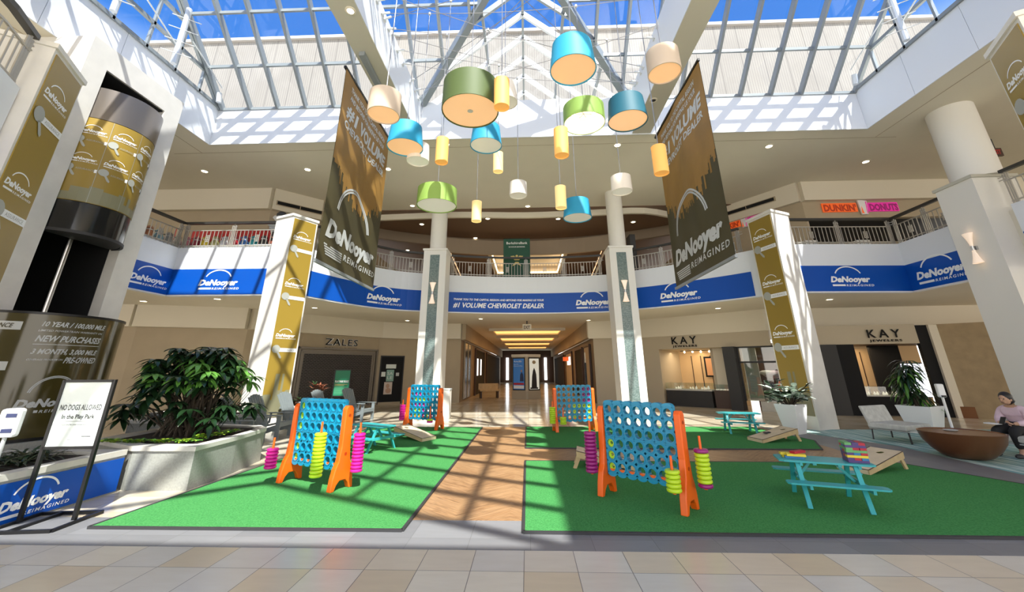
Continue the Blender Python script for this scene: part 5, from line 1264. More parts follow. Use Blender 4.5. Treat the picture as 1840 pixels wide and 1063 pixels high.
t = thing('stone_planter', 'low stone planter in front of the dark security grille', 'planter', (-7.5, 14.1, 0))
P2 = [(-6.95,13.2), (-6.9,13.7), (-6.7,15.1), (-7.8,15.3), (-8.6,14.2), (-7.9,13.1)]
rbuild(MB().prism(P2, 0, .48), 'planter_wall', M_granite, t, smooth=False)
m = MB(); PO = inset(P2, 1.015); PI3 = inset(P2, .90)
for i in range(len(P2)):
    j = (i+1) % len(P2); m.add([(*PO[i],.48), (*PO[j],.48), (*PI3[j],.48), (*PI3[i],.48), (*PO[i],.54), (*PO[j],.54), (*PI3[j],.54), (*PI3[i],.54)], [(3,2,1,0), (4,5,6,7), (0,1,5,4), (1,2,6,5), (2,3,7,6), (3,0,4,7)])
rbuild(m, 'coping', M_granlt, t, smooth=False); rbuild(MB().prism(PI3, .48, .51), 'soil', M_soil, t, smooth=False)

# ---- foliage
def leaf(mb, p, d, L, w, droop, n=5, fold=.25, up=Vector((0,0,1))):
    p = Vector(p); d = Vector(d).normalized(); s = d.cross(up)
    if s.length < .05: s = Vector((1, 0, 0))
    s.normalize(); vs = []; q = p.copy(); dd = d.copy()
    for i in range(n+1):
        k = i/n; ww = w*math.sin(PI*min(1, .08+k*.92))**.8*.5 if k < 1 else .001
        nn = s.cross(dd).normalized()
        vs += [q-s*ww+nn*ww*fold, q, q+s*ww+nn*ww*fold]
        dd = (dd-Vector((0, 0, 1))*droop/n).normalized(); q = q+dd*L/n
    fs = []
    for i in range(n):
        a = 3*i; fs += [(a, a+1, a+4, a+3), (a+1, a+2, a+5, a+4)]
    mb.add(vs, fs)
def rosette(mb, p, n, L, w, tilt, droop, a0=None, mis=None):
    a0 = random.uniform(0, 6) if a0 is None else a0
    for i in range(n):
        a = a0+2*PI*i/n+random.uniform(-.15, .15); tl = tilt+random.uniform(-.18, .18)
        if mis: mb.m = random.choice(mis)
        leaf(mb, p, (math.cos(a)*math.cos(tl), math.sin(a)*math.cos(tl), math.sin(tl)), L*random.uniform(.8, 1.15), w, droop)
random.seed(21)
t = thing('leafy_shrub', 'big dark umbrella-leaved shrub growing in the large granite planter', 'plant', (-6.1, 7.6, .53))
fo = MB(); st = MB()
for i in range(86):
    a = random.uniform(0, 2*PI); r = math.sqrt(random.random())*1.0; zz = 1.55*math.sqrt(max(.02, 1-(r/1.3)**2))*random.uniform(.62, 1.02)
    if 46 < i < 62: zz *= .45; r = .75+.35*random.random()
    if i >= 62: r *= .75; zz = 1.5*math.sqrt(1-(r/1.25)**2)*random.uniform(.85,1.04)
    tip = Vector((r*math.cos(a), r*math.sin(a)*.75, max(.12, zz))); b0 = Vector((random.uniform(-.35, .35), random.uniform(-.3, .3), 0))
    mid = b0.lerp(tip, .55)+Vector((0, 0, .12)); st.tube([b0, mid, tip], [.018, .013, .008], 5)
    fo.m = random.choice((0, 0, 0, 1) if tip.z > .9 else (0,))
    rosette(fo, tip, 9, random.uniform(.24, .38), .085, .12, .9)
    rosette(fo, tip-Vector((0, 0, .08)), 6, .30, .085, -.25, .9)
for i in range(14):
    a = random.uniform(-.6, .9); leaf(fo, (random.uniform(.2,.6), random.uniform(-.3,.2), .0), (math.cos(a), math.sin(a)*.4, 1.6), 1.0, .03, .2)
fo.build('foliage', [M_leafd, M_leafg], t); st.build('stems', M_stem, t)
t = thing('ground_cover', 'low bright green ground cover at the foot of the dark shrub', 'plants', (-5.8, 7.2, .53))
g = MB()
for i in range(70):
    k = random.random(); x = random.uniform(-.8, .72); y = -.66+.12*random.random() if i < 40 else random.uniform(-.4, .5)
    if i >= 40: x = random.uniform(.40, .60)
    rosette(g, (x, y, .03), 6, .10, .055, .7, .8, mis=(0, 1))
g.build('foliage', [M_leafy, M_leafg], t)
t = thing('strap_leaved_plant', 'dark strap-leaved plants in the low planter behind the blue wrap', 'plants', (-6.9, 5.3, .49))
g = MB()
for i in range(14): rosette(g, (random.uniform(.05,.75), random.uniform(-.65,.45), 0), 9, .38, .035, .8, 1.1, mis=(0, 0, 1))
g.build('foliage', [M_leafd, mat('dry olive leaf', (.12,.13,.07), .6)], t)
BR = [(-8.75,11.6,'chartreuse grassy bromeliad by the foot of the sunlit column',2,.32),(-7.75,11.2,'dark bromeliad with a pale tip cluster right of the chartreuse one',0,.42),(-7.5,13.5,'dark green bromeliad between the pale-tipped one and the red-leaved one',0,.4),(-7.25,14.5,'tall red-brown bromeliad in front of the dark grille',1,.5),(-8.3,10.5,'green bromeliad behind the first grey chair',3,.36),(-7.7,10.3,'green leafy clump behind the second grey chair',3,.34)]
for x, y, lb, k, L_ in BR:
    t = thing('bromeliad', lb, 'plant', (x, y, .51), 0, 'bromeliads in the low stone planter'); g = MB()
    mm = {0: [M_leafd, M_leafr], 1: [M_leafr, M_leafd], 2: [M_leafy, M_leafg], 3: [M_leafg, M_leafd]}[k]
    for q in range(5 if k != 1 else 8):
        a = q*2.4; r = .16*(q > 0)
        rosette(g, (r*math.cos(a), r*math.sin(a), (.05 if k != 1 else .28)+.04*q), 11, L_*.6, .05 if k != 2 else .02, .75, .7, mis=(0, 0, 0, 1))
    g.build('foliage', mm, t); s_ = MB(); s_.tube([(0,0,-.01),(0,0,.2)],.03,6); s_.build('stem', M_stem, t)

# ---- grey slatted garden chairs
def adirondack(label, loc, rz):
    t = thing('garden_chair', label, 'chair', loc, rz, 'grey slatted garden chairs')
    for k in range(5):
        m = MB(); y = -.30+.125*k; z = .36-.10*(k/4)
        m.box(-.27,.27,y-.055,y+.055,z-.01,z+.012); m.build('seat_slat', M_adk, t, smooth=False)
    n = 6; m = MB()
    for k in range(n):
        x = -.235+.47*k/(n-1); top = .78+.10*math.cos((k-(n-1)/2)/(n-1)*2.4)
        a = Vector((x*.85, .20, .24)); b = Vector((x*1.12, .20+(top)*.42, .24+top*.88)); m.bar(a, b, .082, .02, (0, -1, .4))
    m.build('slatted_backrest', M_adk, t, smooth=False)
    for s in (-1, 1):
        m = MB(); m.box(s*.34-.055,s*.34+.055,-.40,.30,.53,.555); m.build('armrest', M_adk, t, smooth=False, bevel=.01)
        m = MB(); m.box(s*.31-.015,s*.31+.015,-.37,-.27,0,.53); m.build('front_leg', M_adk, t, smooth=False)
        m = MB(); m.bar((s*.285,-.36,.30),(s*.285,.52,.03),.03,.10); m.build('rear_leg', M_adk, t, smooth=False)
        m = MB(); m.bar((s*.30,.24,.30),(s*.33,.24,.53),.03,.05); m.build('arm_support', M_adk, t, smooth=False)
    m = MB(); m.box(-.30,.30,-.37,-.345,.27,.37); m.build('front_rail', M_adk, t, smooth=False)
    m = MB(); m.bar((-.30,.40,.62),(.30,.40,.62),.03,.06); m.build('back_rail', M_adk, t, smooth=False)
    return t
AD0 = adirondack('grey slatted chair closest to the big granite planter', (-6.5,9.75,0), PI/2+.12)
dup(AD0, (-6.5,10.85,0), PI/2+.05, 'grey slatted chair in the middle of the row of three behind the game board')
dup(AD0, (-6.45,12.0,0), PI/2-.05, 'grey slatted chair third in the row, right behind the orange post of the game board')
dup(AD0, (-6.15,13.25,0), PI/2-.1, 'grey slatted chair fourth in the row, its back seen under the green rules poster')
dup(AD0, (-5.7,14.4,0), PI/2-.2, 'grey slatted chair farthest away, its arm and leg seen above the turquoise picnic table')

# ---- easel sign
t = thing('easel_sign', 'black framed floor sign about dogs standing in front of the blue wrap', 'sign', (-5.36, 5.0, 0), .12)
# frame local: x along the sign face
m = MB()
for x in (-.28, .28): m.box(x-.018,x+.018,-.018,.018,.03,1.50)
m.build('upright_frame', M_black, t, smooth=False)
m = MB(); m.box(-.28,.28,-.018,.018,1.47,1.50); m.box(-.28,.28,-.018,.018,.74,.77); m.build('cross_frame', M_black, t, smooth=False)
MB().box(-.262,.262,-.008,.008,.77,1.47).build('poster', M_signw, t, smooth=False)
m = MB(); f_ = plane((-.262,-.012,.77),(1,0,0),(0,0,1)); put_text(m, f_, 'NO DOGS ALLOWED', .03, .39, .46, .062, .006); put_text(m, f_, 'In the Play Park', .08, .295, .36, .048, .014); put_rect(m, f_, .09, .42, .265, .268); put_text(m, f_, 'Thank you for your cooperation!', .09, .225, .30, .015, .0); put_rect(m, f_, .36, .46, .10, .106); put_rect(m, f_, .22, .46, .07, .072); m.build('lettering', M_dark, t, smooth=False)
m = MB()
for a, b in (((-.33,-.30),(.33,-.30)),((-.33,.30),(.33,.30)),((-.33,-.30),(-.33,.30)),((.33,-.30),(.33,.30)),((-.10,-.3),(-.10,.3))): m.bar((*a,.02),(*b,.02),.035,.03)
m.build('base_frame', M_black, t, smooth=False)
# sanitizer dispenser at the left edge
t = thing('sanitizer_dispenser', 'white hand sanitizer dispenser with dark panels at the picture edge', 'dispenser', (-5.60, 4.52, .0), .3)
MB().box(-.09,.09,-.05,.05,.93,1.22).build('dispenser_body', M_pot, t, smooth=False, bevel=.03); [MB().box(-.02,.07,-.056,-.05,z_,z_+.04).build('dark_panel', mat('navy panel', (.02,.03,.10), .3), t, smooth=False) for z_ in (1.13,.98)]
m = MB(); m.tube([(0,0,.02),(0,0,.93)],.018,10); m.build('pole', M_inkg, t); m = MB(); m.lathe([(.001,.0),(.14,0),(.14,.015),(.02,.03),(.001,.03)],20); m.build('base', M_inkg, t)

# ---- giant four-in-a-row games
def game(label, where, loc, rz, pegs, grid):
    t = thing('giant_game', label, 'game', loc, rz, 'giant four in a row games')
    Wg, cz, cx = .98, .142, .14; z0 = .27
    for part_, r0, nr in (('lower_board', 0, 3), ('upper_board', 3, 3)):
        m = MB(); th = .035; K = 20; R = .052
        for c in range(7):
            for r in range(r0, r0+nr):
                X = (c-3)*cx; Z = z0+(r+.5)*cz
                ang = [2*PI*k/K for k in range(K)]
                inner = [(X+R*math.cos(a), Z+R*math.sin(a)) for a in ang]; lip = [(X+R*1.18*math.cos(a), Z+R*1.18*math.sin(a)) for a in ang]
                def sq(a):
                    k = max(abs(math.cos(a)), abs(math.sin(a))); return (X+cx/2*math.cos(a)/k, Z+cz/2*math.sin(a)/k)
                outer = [sq(a) for a in ang]
                for s in (-1, 1):
                    base_ = len(m.v); vs = [(x, s*th, z) for x, z in outer]+[(x, s*th, z) for x, z in lip]+[(x, s*(th+.008), z) for x, z in lip]+[(x, s*(th+.008), z) for x, z in inner]
                    fs = []
                    for k in range(K):
                        k2 = (k+1) % K
                        for a_0 in (0, K, 2*K):
                            q = (a_0+k, a_0+k2, a_0+K+k2, a_0+K+k); fs.append(q if s > 0 else q[::-1])
                    m.add(vs, fs)
                m.add([(x, -(th+.008), z) for x, z in inner]+[(x, th+.008, z) for x, z in inner], [(k, (k+1) % K, K+(k+1) % K, K+k) for k in range(K)])
            # scalloped bump above / below
            X = (c-3)*cx
            if r0 == 3 or r0 == 0:
                zb = z0+6*cz if r0 else z0; s_ = 1 if r0 else -1
                arc = [(X+cx/2*math.cos(a), zb+s_*.042*math.sin(a)) for a in [PI*k/10 for k in range(11)]]
                if s_ < 0: arc = arc[::-1]
                m.slab([(x, th+.006, z) for x, z in arc], None, (0, -2*th-.012, 0))
                if r0: m.box(X-cx/2+.001, X-cx/2+.006, -th-.008, -th, z0+3*cz+.01, z0+6*cz)
        m.box(-3.5*cx-.004, -3.5*cx, -th, th, z0+r0*cz, z0+(r0+nr)*cz); m.box(3.5*cx, 3.5*cx+.004, -th, th, z0+r0*cz, z0+(r0+nr)*cz)
        if r0 == 0: m.box(-3.5*cx, 3.5*cx, -th-.010, -th, z0+3*cz-.008, z0+3*cz+.004)
        m.build(part_, M_cyan, t, smooth=True)
    for s in (-1, 1):
        # side frame in the y-z plane
        prof = [(-.19,0),(-.13,0),(-.10,.07),(-.05,.12),(.05,.12),(.10,.07),(.13,0),(.19,0),(.17,.16),(.14,.28),(.10,.36),(.075,.55),(.07,1.04),(.035,1.08),(-.035,1.08),(-.07,1.04),(-.075,.55),(-.10,.36),(-.14,.28),(-.17,.16)]
        x0 = s*.50; m = MB(); m.slab([(x0, y, z) for y, z in (prof if s > 0 else prof[::-1])], None, (s*.085, 0, 0)); m.build('side_frame', M_orange, t, smooth=False, bevel=.012)
        m = MB()
        for zz in (.95, .45): m.tube([(s*.585,0,zz),(s*.589,0,zz)],.022,12)
        m.build('bolt_recess', mat('dark orange recess', (.35,.04,.0), .5), t)
    m = MB(); m.bar((-.5,0,.30),(.5,0,.30),.05,.03); m.build('bottom_rail', M_orange, t, smooth=False)
    M_ = Matrix.Translation(Vector(loc)) @ rotz(rz)
    nmn = {'magenta': M_mag, 'purple': M_purp, 'lime': M_lime}
    for (px, py, z_, seq, plb) in pegs:
        m = MB(); m.tube([(px, py, .24), (px, py, max(z_+len(seq)*.045+.14, .62))], [.020, .014], 10); m.build('disc_peg', M_orange, t)
        for k, cname in enumerate(seq):
            d = bpy.data.objects.new('game_disc', DISC[cname]); COL.objects.link(d); d.location = M_ @ Vector((px, py, z_+k*.0455)); d.rotation_euler = (0, 0, rz+.3*k)
            tag(d, '%s ring disc, %s from the bottom on the %s' % (cname, ordn[k], plb), 'game disc', 'ring discs stacked on game pegs')
    gn = 0
    for (c, r, cname) in grid:
        d = bpy.data.objects.new('game_disc', DISC[cname]); COL.objects.link(d); d.matrix_world = M_ @ Matrix.Translation(((c-3)*cx, .022, z0+(r+.5)*cz)) @ Matrix.Rotation(PI/2, 4, 'X') @ Matrix.Scale(.74, 4)
        tag(d, '%s disc in column %s, row %s of %s' % (cname, ordn[c], ordn[r], where), 'game disc', 'discs dropped into the blue game boards')
    return t
def disc_mesh(nm, m_):
    mb = MB(); mb.lathe([(.028,0),(.07,0),(.082,.010),(.084,.021),(.082,.032),(.07,.042),(.028,.042),(.028,0)], 20)
    o = mb.build('game_disc', m_); me = o.data; bpy.data.objects.remove(o); return me
DISC = {'magenta': disc_mesh('m', M_mag), 'purple': disc_mesh('p', M_purp), 'lime': disc_mesh('l', M_lime)}
game('sunlit blue and orange giant four-in-a-row game in front of the grey chairs', 'the sunlit near game', (-3.14,6.52,.022), math.radians(-25),
     [(-.60,-.30,.21,['magenta']*6,'outer peg of the sunlit near game'), (.44,-.34,.21,['lime']*12,'yellow-green peg of the sunlit near game'), (.70,.12,.21,['magenta']*11,'rear peg of the sunlit near game')],
     [(0,r,'lime') for r in range(6)])
game('blue and orange giant game in the shade on the large front turf mat', 'the shaded near game', (1.45,5.82,.022), math.radians(-41),
     [(-.66,-.16,.26,['purple']*11,'outer peg of the shaded near game'), (.52,-.32,.26,['lime']*5,'front peg of the shaded near game'), (.72,.10,.26,['purple']+['lime']*7+['purple'],'far peg of the shaded near game')],
     [(0,0,'lime'),(0,1,'lime'),(0,2,'lime')])
game('blue and orange giant game far off on the rear turf mat near the mosaic column', 'the shaded far game', (1.25,11.85,.022), math.radians(12),
     [(-.64,-.10,.21,['lime']*9,'outer peg of the shaded far game'), (-.42,-.34,.21,['lime']*4,'front peg of the shaded far game')],
     [(3,2,'lime'),(4,2,'lime'),(5,2,'lime'),(6,2,'lime'),(6,1,'lime'),(6,0,'lime'),(5,5,'purple'),(6,5,'purple'),(5,4,'purple'),(6,4,'purple'),(5,3,'purple'),(6,3,'purple'),(3,1,'lime'),(3,0,'lime')])
game('distant blue and orange giant game at the end of the long turf mat', 'the sunlit far game', (-2.98,12.3,.022), math.radians(-22),
     [(-.64,-.16,.21,['magenta']*9,'outer peg of the sunlit far game'), (.45,-.34,.21,['magenta','lime'],'front peg of the sunlit far game')],
     [(1,0,'lime'),(2,0,'lime'),(3,0,'magenta'),(4,0,'lime'),(5,0,'purple'),(1,1,'lime'),(2,1,'lime'),(3,1,'magenta'),(1,2,'magenta'),(2,2,'magenta'),(3,2,'magenta'),(1,3,'lime'),(2,3,'lime'),(3,3,'lime'),(1,4,'magenta'),(2,4,'magenta')])

# ---- small picnic tables
def picnic(label, loc, rz, L=1.0):
    t = thing('picnic_table', label, 'picnic table', loc, rz, 'turquoise picnic tables')
    h = L/2
    m = MB(); m.prism([(-h,-.17),(-h+.05,-.20),(h-.05,-.20),(h,-.17),(h,.17),(h-.05,.20),(-h+.05,.20),(-h,.17)], .455, .475)
    m.build('tabletop', M_teal, t, smooth=False)
    for s in (-1, 1):
        m = MB(); m.prism([(-h+.03,s*.40-.085),(h-.03,s*.40-.085),(h,s*.40-.05),(h,s*.40+.05),(h-.03,s*.40+.085),(-h+.03,s*.40+.085),(-h,s*.40+.05),(-h,s*.40-.05)], .265, .283); m.build('bench_seat', M_teal, t, smooth=False)
    for x in (-h+.20, h-.20):
        for s in (-1, 1):
            m = MB(); m.bar((x, s*.14, .455), (x, s*.36, .0), .03, .05, (1, 0, 0)); m.build('leg', M_teal, t, smooth=False)
        m = MB(); m.bar((x+.035, -.46, .245), (x+.035, .46, .245), .03, .05); m.build('cross_beam', M_teal, t, smooth=False)
        m = MB(); m.bar((x+.035, -.18, .435), (x+.035, .18, .435), .03, .035); m.build('top_batten', M_teal, t, smooth=False)
        m = MB(); m.bar((x, .0, .25), (x*.45, 0, .44), .03, .03); m.build('brace', M_teal, t, smooth=False)
    for x in (-.12, .14):
        m = MB(); m.box(x-.02,x+.02,-.17,.17,.43,.455); m.build('batten', M_teal, t, smooth=False)
    return t
PT1 = picnic('turquoise child-size picnic table carrying a block tower', (3.72,5.86,.022), math.radians(-19))
dup(PT1, (5.5,11.62,.022), math.radians(-14), 'sunlit turquoise child-size picnic table at the back edge of the rear turf mat')
dup(PT1, (-3.3,9.2,.022), math.radians(-30), 'sunlit turquoise child-size picnic table behind the near game board')
# block tower and loose blocks on the near table
Mt = Matrix.Translation((3.72,5.86,.022)) @ rotz(math.radians(-19))
bm_ = {'purple': M_bpurple, 'crimson': M_bred, 'blue': M_bblue, 'yellow': M_byel, 'green': M_bgreen}
BK = {}
for k, mm in bm_.items():
    o = MB().box(-.105,.105,-.034,.034,0,.027).build('wooden_block', mm, smooth=False, bevel=.003); BK[k] = o.data; bpy.data.objects.remove(o)
def block(col, x, y, z, a, label, grp):
    o = bpy.data.objects.new('wooden_block', BK[col]); COL.objects.link(o); o.matrix_world = Mt @ Matrix.Translation((x, y, z)) @ rotz(a); tag(o, label, 'block', grp)
random.seed(12)
layers = [['purple']*3,['purple','crimson','blue'],['yellow','crimson','purple'],['purple','blue','crimson'],['green','crimson','blue'],['green','crimson','crimson'],['purple','blue','crimson'],['green','purple','crimson']]
for k, cl in enumerate(layers):
    for q in range(3):
        off = (q-1)*.071; a = (k % 2)*PI/2
        block(cl[q], .36+(off if k % 2 else 0), -.01+(0 if k % 2 else off), .4765+k*.0278, a+random.uniform(-.03,.03), '%s block, %s of three in the %s layer up of the block tower' % (cl[q], ('front-most' if q == 0 else 'middle' if q == 1 else 'rear-most') if k % 2 == 0 else ('first', 'middle', 'last')[q], ordn[k]), 'blocks stacked in a tower')
for i, (c, x, y, z, a, lb) in enumerate((('blue',-.30,-.05,.4765,0.,'blue block at the bottom of the small yellow pile'),('yellow',-.32,.03,.4765,.05,'yellow block lying flat under the small pile on the table end'),('yellow',-.28,-.06,.5043,-.03,'yellow block on top of the blue one in the small pile'),('yellow',-.34,.02,.5043,.08,'upper rear yellow block of the small pile'),('crimson',-.24,.01,.5322,.75,'crimson block lying across the top of the small yellow pile'))):
    block(c, x, y, z, a, lb, 'loose blocks on the table end')

# ---- bean bag boards
def cornhole(label, loc, rz):
    t = thing('bean_bag_board', label, 'game board', loc, rz, 'plywood bean bag boards')
    L, Wd = .95, .48; z0, z1 = .07, .27; K = 20
    # deck with a hole near the high end (+x)
    m = MB(); hx, R = .30, .055
    def zz(x): return z0+(z1-z0)*(x+L/2)/L
    circ = [(hx+R*math.cos(2*PI*k/K+PI/K), R*math.sin(2*PI*k/K+PI/K)) for k in range(K)]
    def rect(a):
        c, s = math.cos(a), math.sin(a); tx = ((L/2-hx) if c > 0 else (L/2+hx))/max(abs(c), 1e-6); ty = (Wd/2)/max(abs(s), 1e-6); q = min(tx, ty); return (hx+q*c, q*s)
    rc = [rect(2*PI*k/K+PI/K) for k in range(K)]
    outer = []
    corners = [(L/2,Wd/2),(-L/2,Wd/2),(-L/2,-Wd/2),(L/2,-Wd/2)]
    vs = [(x, y, zz(x)) for x, y in rc]+[(x, y, zz(x)) for x, y in circ]+[(x, y, zz(x)-.012) for x, y in circ]+[(x, y, zz(x)-.012) for x, y in rc]
    fs = []
    for k in range(K):
        k2 = (k+1) % K; fs += [(k, k2, K+k2, K+k), (K+k, K+k2, 2*K+k2, 2*K+k), (2*K+k, 2*K+k2, 3*K+k2, 3*K+k)]
    m.add(vs, fs)
    for cxy in corners:
        a = math.atan2(cxy[1], cxy[0]-hx) % (2*PI); k = int(((a-PI/K) % (2*PI))//(2*PI/K)); k2 = (k+1) % K
        p = [rc[k], cxy, rc[k2]]; m.add([(x, y, zz(x)) for x, y in p], [(0, 1, 2)])
    m.build('deck', M_ply, t, smooth=False)
    for s in (-1, 1):
        m = MB(); m.slab([(-L/2, s*Wd/2, 0.0), (L/2, s*Wd/2, z1-.10), (L/2, s*Wd/2, z1-.005), (-L/2, s*Wd/2, z0-.005)], None, (0, -s*.02, 0)); m.build('side_board', M_plyedge, t, smooth=False)
    m = MB(); m.box(-L/2,-L/2+.02,-Wd/2+.02,Wd/2-.02,0.0,z0-.005); m.build('front_board', M_ply, t, smooth=False)
    m = MB(); m.box(L/2-.02,L/2,-Wd/2+.02,Wd/2-.02,z1-.10,z1-.006); m.build('rear_board', M_plyedge, t, smooth=False)
    m = MB()
    for s in (-1, 1): m.bar((-L/2, s*(Wd/2-.004), z0+.002), (L/2, s*(Wd/2-.004), z1+.002), .008, .006)
    m.bar((-L/2+.004, -Wd/2, z0+.002), (-L/2+.004, Wd/2, z0+.002), .008, .006); m.build('dark_border', M_wine, t, smooth=False)
    for s in (-1, 1):
        m = MB(); m.bar((L/2-.07, s*(Wd/2-.04), z1-.03), (L/2+.04, s*(Wd/2-.04), 0.0), .03, .06); m.build('folding_leg', M_plyedge, t, smooth=False)
    return t
CH = cornhole('pale plywood bean bag board behind the block tower table', (5.62,7.62,.022), math.radians(22))
dup(CH, (5.6,10.35,.022), math.radians(12), 'plywood bean bag board with a dark bag on it in front of the white pot')
dup(CH, (-2.75,10.55,.022), math.radians(150), 'sunlit bean bag board lying beside the turquoise table on the long turf mat')
dup(CH, (1.30,7.72,.022), math.radians(172), 'bean bag board almost hidden behind the shaded near game')
o = MB(); o.ball((0,0,.018),.05,10,(1.2,1,.4)); o.ball((.09,.03,.018),.05,10,(1,1,.4)); bb = o.build('bean_bag', M_dark, loc=(5.46,10.36,.172)); tag(bb, 'dark bean bag lying on the board in front of the white pot', 'bean bag')

# ---- plants in white pots
def pot(label, loc, rz, h=.70, w0=.17, w1=.27):
    t = thing('plant_pot', label, 'plant pot', loc, rz)
    m = MB(); a = [(-w0,-w0),(w0,-w0),(w0,w0),(-w0,w0)]; b = [(x*w1/w0, y*w1/w0) for x, y in a]; c = [(x*.9, y*.9) for x, y in b]
    vs = [(*p,0) for p in a]+[(*p,h) for p in b]+[(*p,h) for p in c]+[(*p,h-.06) for p in c]
    m.add(vs, [(3,2,1,0)]+[(i,(i+1)%4,4+(i+1)%4,4+i) for i in range(4)]+[(4+i,4+(i+1)%4,8+(i+1)%4,8+i) for i in range(4)]+[(8+i,8+(i+1)%4,12+(i+1)%4,12+i) for i in range(4)]); m.build('pot_body', M_pot, t, smooth=False, bevel=.006)
    m = MB(); m.prism(c, h-.08, h-.06); m.build('soil', M_soil, t, smooth=False); return t
pot('tall tapered white pot in front of the shaded gold column', (6.88,11.6,.006), .5, .70)
t = thing('rubber_plant', 'silvery round-leaved plant in the tapered white pot by the gold column', 'plant', (6.88,11.6,.65), 0); g = MB(); s_ = MB(); random.seed(31)
for i in range(32):
    a = random.uniform(0, 2*PI); r = random.uniform(.1,.56); tip = Vector((r*math.cos(a), r*math.sin(a), .55*random.random()+.06)); s_.tube([(r*.1*math.cos(a),r*.1*math.sin(a),0), tip*.6+Vector((0,0,.05)), tip], [.012,.010,.007], 5)
    for q in range(5):
        aa = a+random.uniform(-1.3,1.3); g.m = random.choice((0,0,1)); leaf(g, tip.lerp(Vector((0,0,.1)), .12*q), (math.cos(aa), math.sin(aa), random.uniform(-.1,1.0)), .21, .14, .3, 4)
g.build('foliage', [M_leafw, M_leafd], t); s_.build('stems', M_stem, t)
pot('square white pot behind the striped lounge chair', (10.15,11.6,.006), .45, .66, .24, .36)
t = thing('dracaena', 'tall drooping green plant in the square white pot before the bright display', 'plant', (10.15,11.6,.60), 0); g = MB(); s_ = MB(); random.seed(33)
for i in range(9):
    a = i*.7; h_ = .35+.10*i; b0 = Vector((.05*math.cos(a), .05*math.sin(a), 0)); tip = Vector((.14*math.cos(a)-.04*i*.5, .12*math.sin(a), h_)); s_.tube([b0, b0.lerp(tip,.5), tip], [.018,.014,.01], 6)
    for q in range(3): rosette(g, tip-Vector((0,0,.12*q)), 9, .48, .055, .55-.15*q, 1.9, mis=(0,0,0,1))
g.build('foliage', [M_leafd, M_leafg], t); s_.build('stems', M_stem, t)

# ---- lounge seats, bowl table, stand
def lounge(label, loc, rz, arms=False):
    t = thing('lounge_chair', label, 'lounge chair', loc, rz)     # faces local -y
    MB().box(-.46,.46,-.42,.34,.26,.38).build('seat_cushion', M_uph, t, smooth=False, bevel=.03)
    m = MB(); m.slab([(-.46,.25,.30),(.46,.25,.30),(.46,.38,.72),(-.46,.38,.72)], None, (0,.07,.0)); m.build('back_cushion', M_uph, t, smooth=False, bevel=.025)
    m = MB()
    for a, b in (((-.36,-.40,.24),(.36,-.40,.24)),((-.36,.36,.24),(.36,.36,.24)),((-.36,-.40,.24),(-.36,.36,.24)),((.36,-.40,.24),(.36,.36,.24))): m.bar(a, b, .03, .02)
    m.build('seat_frame', M_inkg, t, smooth=False)
    for x in (-.34,.34):
        for y in (-.37,.33): m = MB(); m.bar((x,y,.24),(x*1.04,y*1.05,0),.025,.025); m.build('leg', M_chrome if arms else M_dark, t, smooth=False)
    return t
lounge('pale striped armless lounge chair in front of the square white pot', (8.55,10.5,.008), math.radians(22))
LC = lounge('pale upholstered lounge seat under the seated person', (9.42,8.75,.008), math.radians(-80), True)
t = thing('bowl_table', 'wide brown bowl-shaped low table on the teal carpet', 'table', (8.14,8.62,.008))
m = MB(); m.lathe([(.001,0),(.24,0),(.34,.035),(.46,.14),(.555,.28),(.60,.44),(.585,.445),(.57,.43),(.555,.40)], 44); m.build('bowl_body', M_copper, t)
m = MB(); m.lathe([(.001,.412),(.566,.412),(.566,.427),(.001,.427)], 44); m.build('inset_top', M_bowlin, t)
t = thing('small_dish', 'small glass dish lying on the bowl table top', 'dish', (8.15,8.8,.436)); m = MB(); m.lathe([(.001,0),(.08,0),(.11,.02),(.105,.024),(.001,.006)],20); m.build('dish', M_inkg, t)
t = thing('sanitizer_stand', 'slim white sanitizer stand with a dispenser head behind the bowl table', 'stand', (9.78,10.5,.008), -.3)
m = MB(); m.tube([(0,0,.02),(0,0,.98)],.026,12); m.build('pole', M_pot, t); MB().box(-.07,.07,-.06,.05,.92,1.22).build('dispenser', M_pot, t, smooth=False, bevel=.025); MB().box(-.04,.04,-.09,-.06,.93,.97).build('nozzle', M_dark, t, smooth=False); m = MB(); m.lathe([(.001,0),(.16,0),(.16,.015),(.03,.03),(.001,.03)],24); m.build('base', M_pot, t)

# ---- seated person (faces -x)
def skin_mesh(name, verts, edges, radii, m_, parent, sub=2):
    me = bpy.data.meshes.new(name); me.from_pydata(verts, edges, []); o = bpy.data.objects.new(name, me); COL.objects.link(o)
    sk = o.modifiers.new('skin', 'SKIN'); me.skin_vertices.new() if not me.skin_vertices else None
    for i, r in enumerate(radii):
        me.skin_vertices[0].data[i].radius = (r, r) if isinstance(r, float) else r
    me.skin_vertices[0].data[0].use_root = True
    sb = o.modifiers.new('sub', 'SUBSURF'); sb.levels = sub; sb.render_levels = sub; me.materials.append(m_); o.parent = parent
    for p_ in me.polygons: p_.use_smooth = True
    sk.use_smooth_shade = True
    return o
ps = thing('person', 'seated person with short black hair in a pale pink sweatshirt looking at a phone', 'person', (9.38,8.75,.008), math.radians(-80))
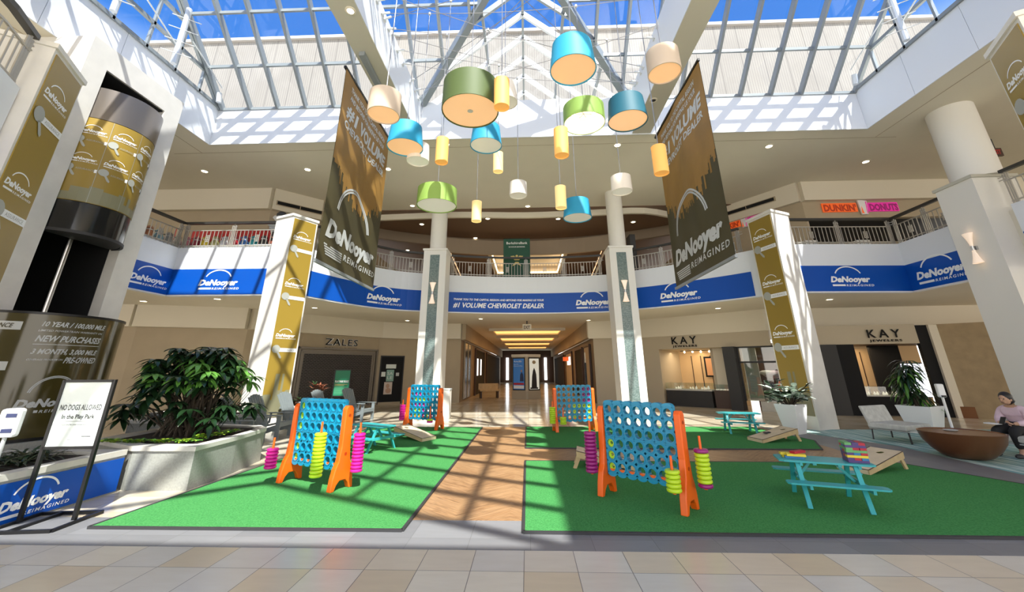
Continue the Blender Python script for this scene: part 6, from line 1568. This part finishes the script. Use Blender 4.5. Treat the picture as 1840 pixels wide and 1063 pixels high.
# local: facing -y, seat top .38
V = [(0,.10,.47),(0,.10,.60),(0,.06,.74),(0,.0,.86),(0,-.03,.91),        # pelvis..neck
     (-.09,.04,.46),(-.12,-.36,.45),(-.13,-.40,.09),(-.13,-.50,.04),
     (.09,.04,.46),(.12,-.34,.46),(.13,-.30,.10),(.14,-.40,.04),
     (-.17,.03,.80),(-.22,-.05,.60),(-.10,-.25,.56),(.17,.03,.80),(.22,-.04,.60),(.09,-.24,.57)]
E_ = [(0,1),(1,2),(2,3),(3,4),(0,5),(5,6),(6,7),(7,8),(0,9),(9,10),(10,11),(11,12),(3,13),(13,14),(14,15),(3,16),(16,17),(17,18)]
Rr = [(.16,.13),(.15,.12),(.17,.12),(.13,.10),.05,.10,.075,.045,.035,.10,.075,.045,.035,.07,.055,.03,.07,.055,.03]
skin_mesh('body', V, E_, Rr, M_skin, ps)
Vc = [(0,.10,.50),(0,.10,.60),(0,.06,.74),(0,.01,.84),(-.18,.03,.79),(-.23,-.05,.60),(-.12,-.21,.565),(.18,.03,.79),(.23,-.04,.60),(.11,-.20,.575)]
Ec = [(0,1),(1,2),(2,3),(3,4),(4,5),(5,6),(3,7),(7,8),(8,9)]
skin_mesh('sweatshirt', Vc, Ec, [(.185,.155),(.18,.15),(.195,.145),(.10,.09),.085,.075,.045,.085,.075,.045], M_pink, ps)
Vp = [(0,.10,.47),(-.09,.04,.465),(-.12,-.36,.455),(-.13,-.39,.14),(.09,.04,.465),(.12,-.34,.465),(.13,-.31,.14)]
skin_mesh('trousers', Vp, [(0,1),(1,2),(2,3),(0,4),(4,5),(5,6)], [(.175,.14),.115,.09,.065,.115,.09,.065], M_pants, ps)
hd = MB(); hd.ball((0,-.075,1.005),.092,20,(.82,.98,1.15)); hd.ball((0,-.12,.955),.055,12,(.9,.8,.8)); hd.ball((0,-.172,.985),.016,8,(.8,1.2,1.2))
for s in (-1, 1): hd.ball((s*.078,-.06,.99),.022,8,(.4,1,1.3))
h_ = hd.build('head', M_skin, ps)
m = MB()
for s in (-1, 1): m.ball((s*.032,-.155,1.005),.011,8)
m.box(-.022,.022,-.163,-.155,.935,.941); m.build('eyes_and_mouth', M_dark, h_)
hr = MB(); hr.ball((0,-.045,1.04),.105,20,(.90,1.0,.95)); hr.ball((0,-.02,1.0),.10,16,(.90,.85,1.0)); hr.ball((0,.07,.97),.045,10); hr.build('hair', M_hair, ps)
for s, sx_ in ((-1, -.075), (1, .075)):
    hv = [(sx_*1.25,-.235,.565),(sx_*.75,-.29,.58)]; he = [(0,1)]; hrad = [(.024,.018),(.028,.014)]
    for q in range(4):
        b = len(hv); y0 = -.30+.016*q; hv += [(sx_*.45,y0,.60),(sx_*.12,y0-.01,.612),(sx_*-.02,y0,.60)]; he += [(1,b),(b,b+1),(b+1,b+2)]; hrad += [.009,.008,.007]
    b = len(hv); hv += [(sx_*.65,-.255,.605),(sx_*.35,-.27,.625)]; he += [(1,b),(b,b+1)]; hrad += [.010,.008]
    skin_mesh('hand', hv, he, hrad, M_skin, ps, 1)
o = MB(); o.bar((-.038,0,0),(.038,0,0),.15,.010); ph = o.build('phone', M_black, smooth=False); ph.matrix_world = Matrix.Translation((9.38,8.75,.008)) @ rotz(math.radians(-80)) @ Matrix.Translation((0,-.315,.625)) @ Matrix.Rotation(.9,4,'X'); tag(ph, 'dark phone held in both hands by the seated person', 'phone')
for x, y in ((-.13,-.50),(.14,-.42)):
    m = MB(); m.ball((x,y,.04),.055,10,(.8,1.9,.75)); m.build('shoe', M_dark, ps)
o = MB().box(-.10,.10,-.07,.07,0,.02).build('paper', M_ink, smooth=False); o.matrix_world = Matrix.Translation((9.38,8.75,.008)) @ rotz(math.radians(-80)) @ Matrix.Translation((-.16,-.33,.545)); tag(o, 'small white folded paper on the knee of the seated person', 'paper')
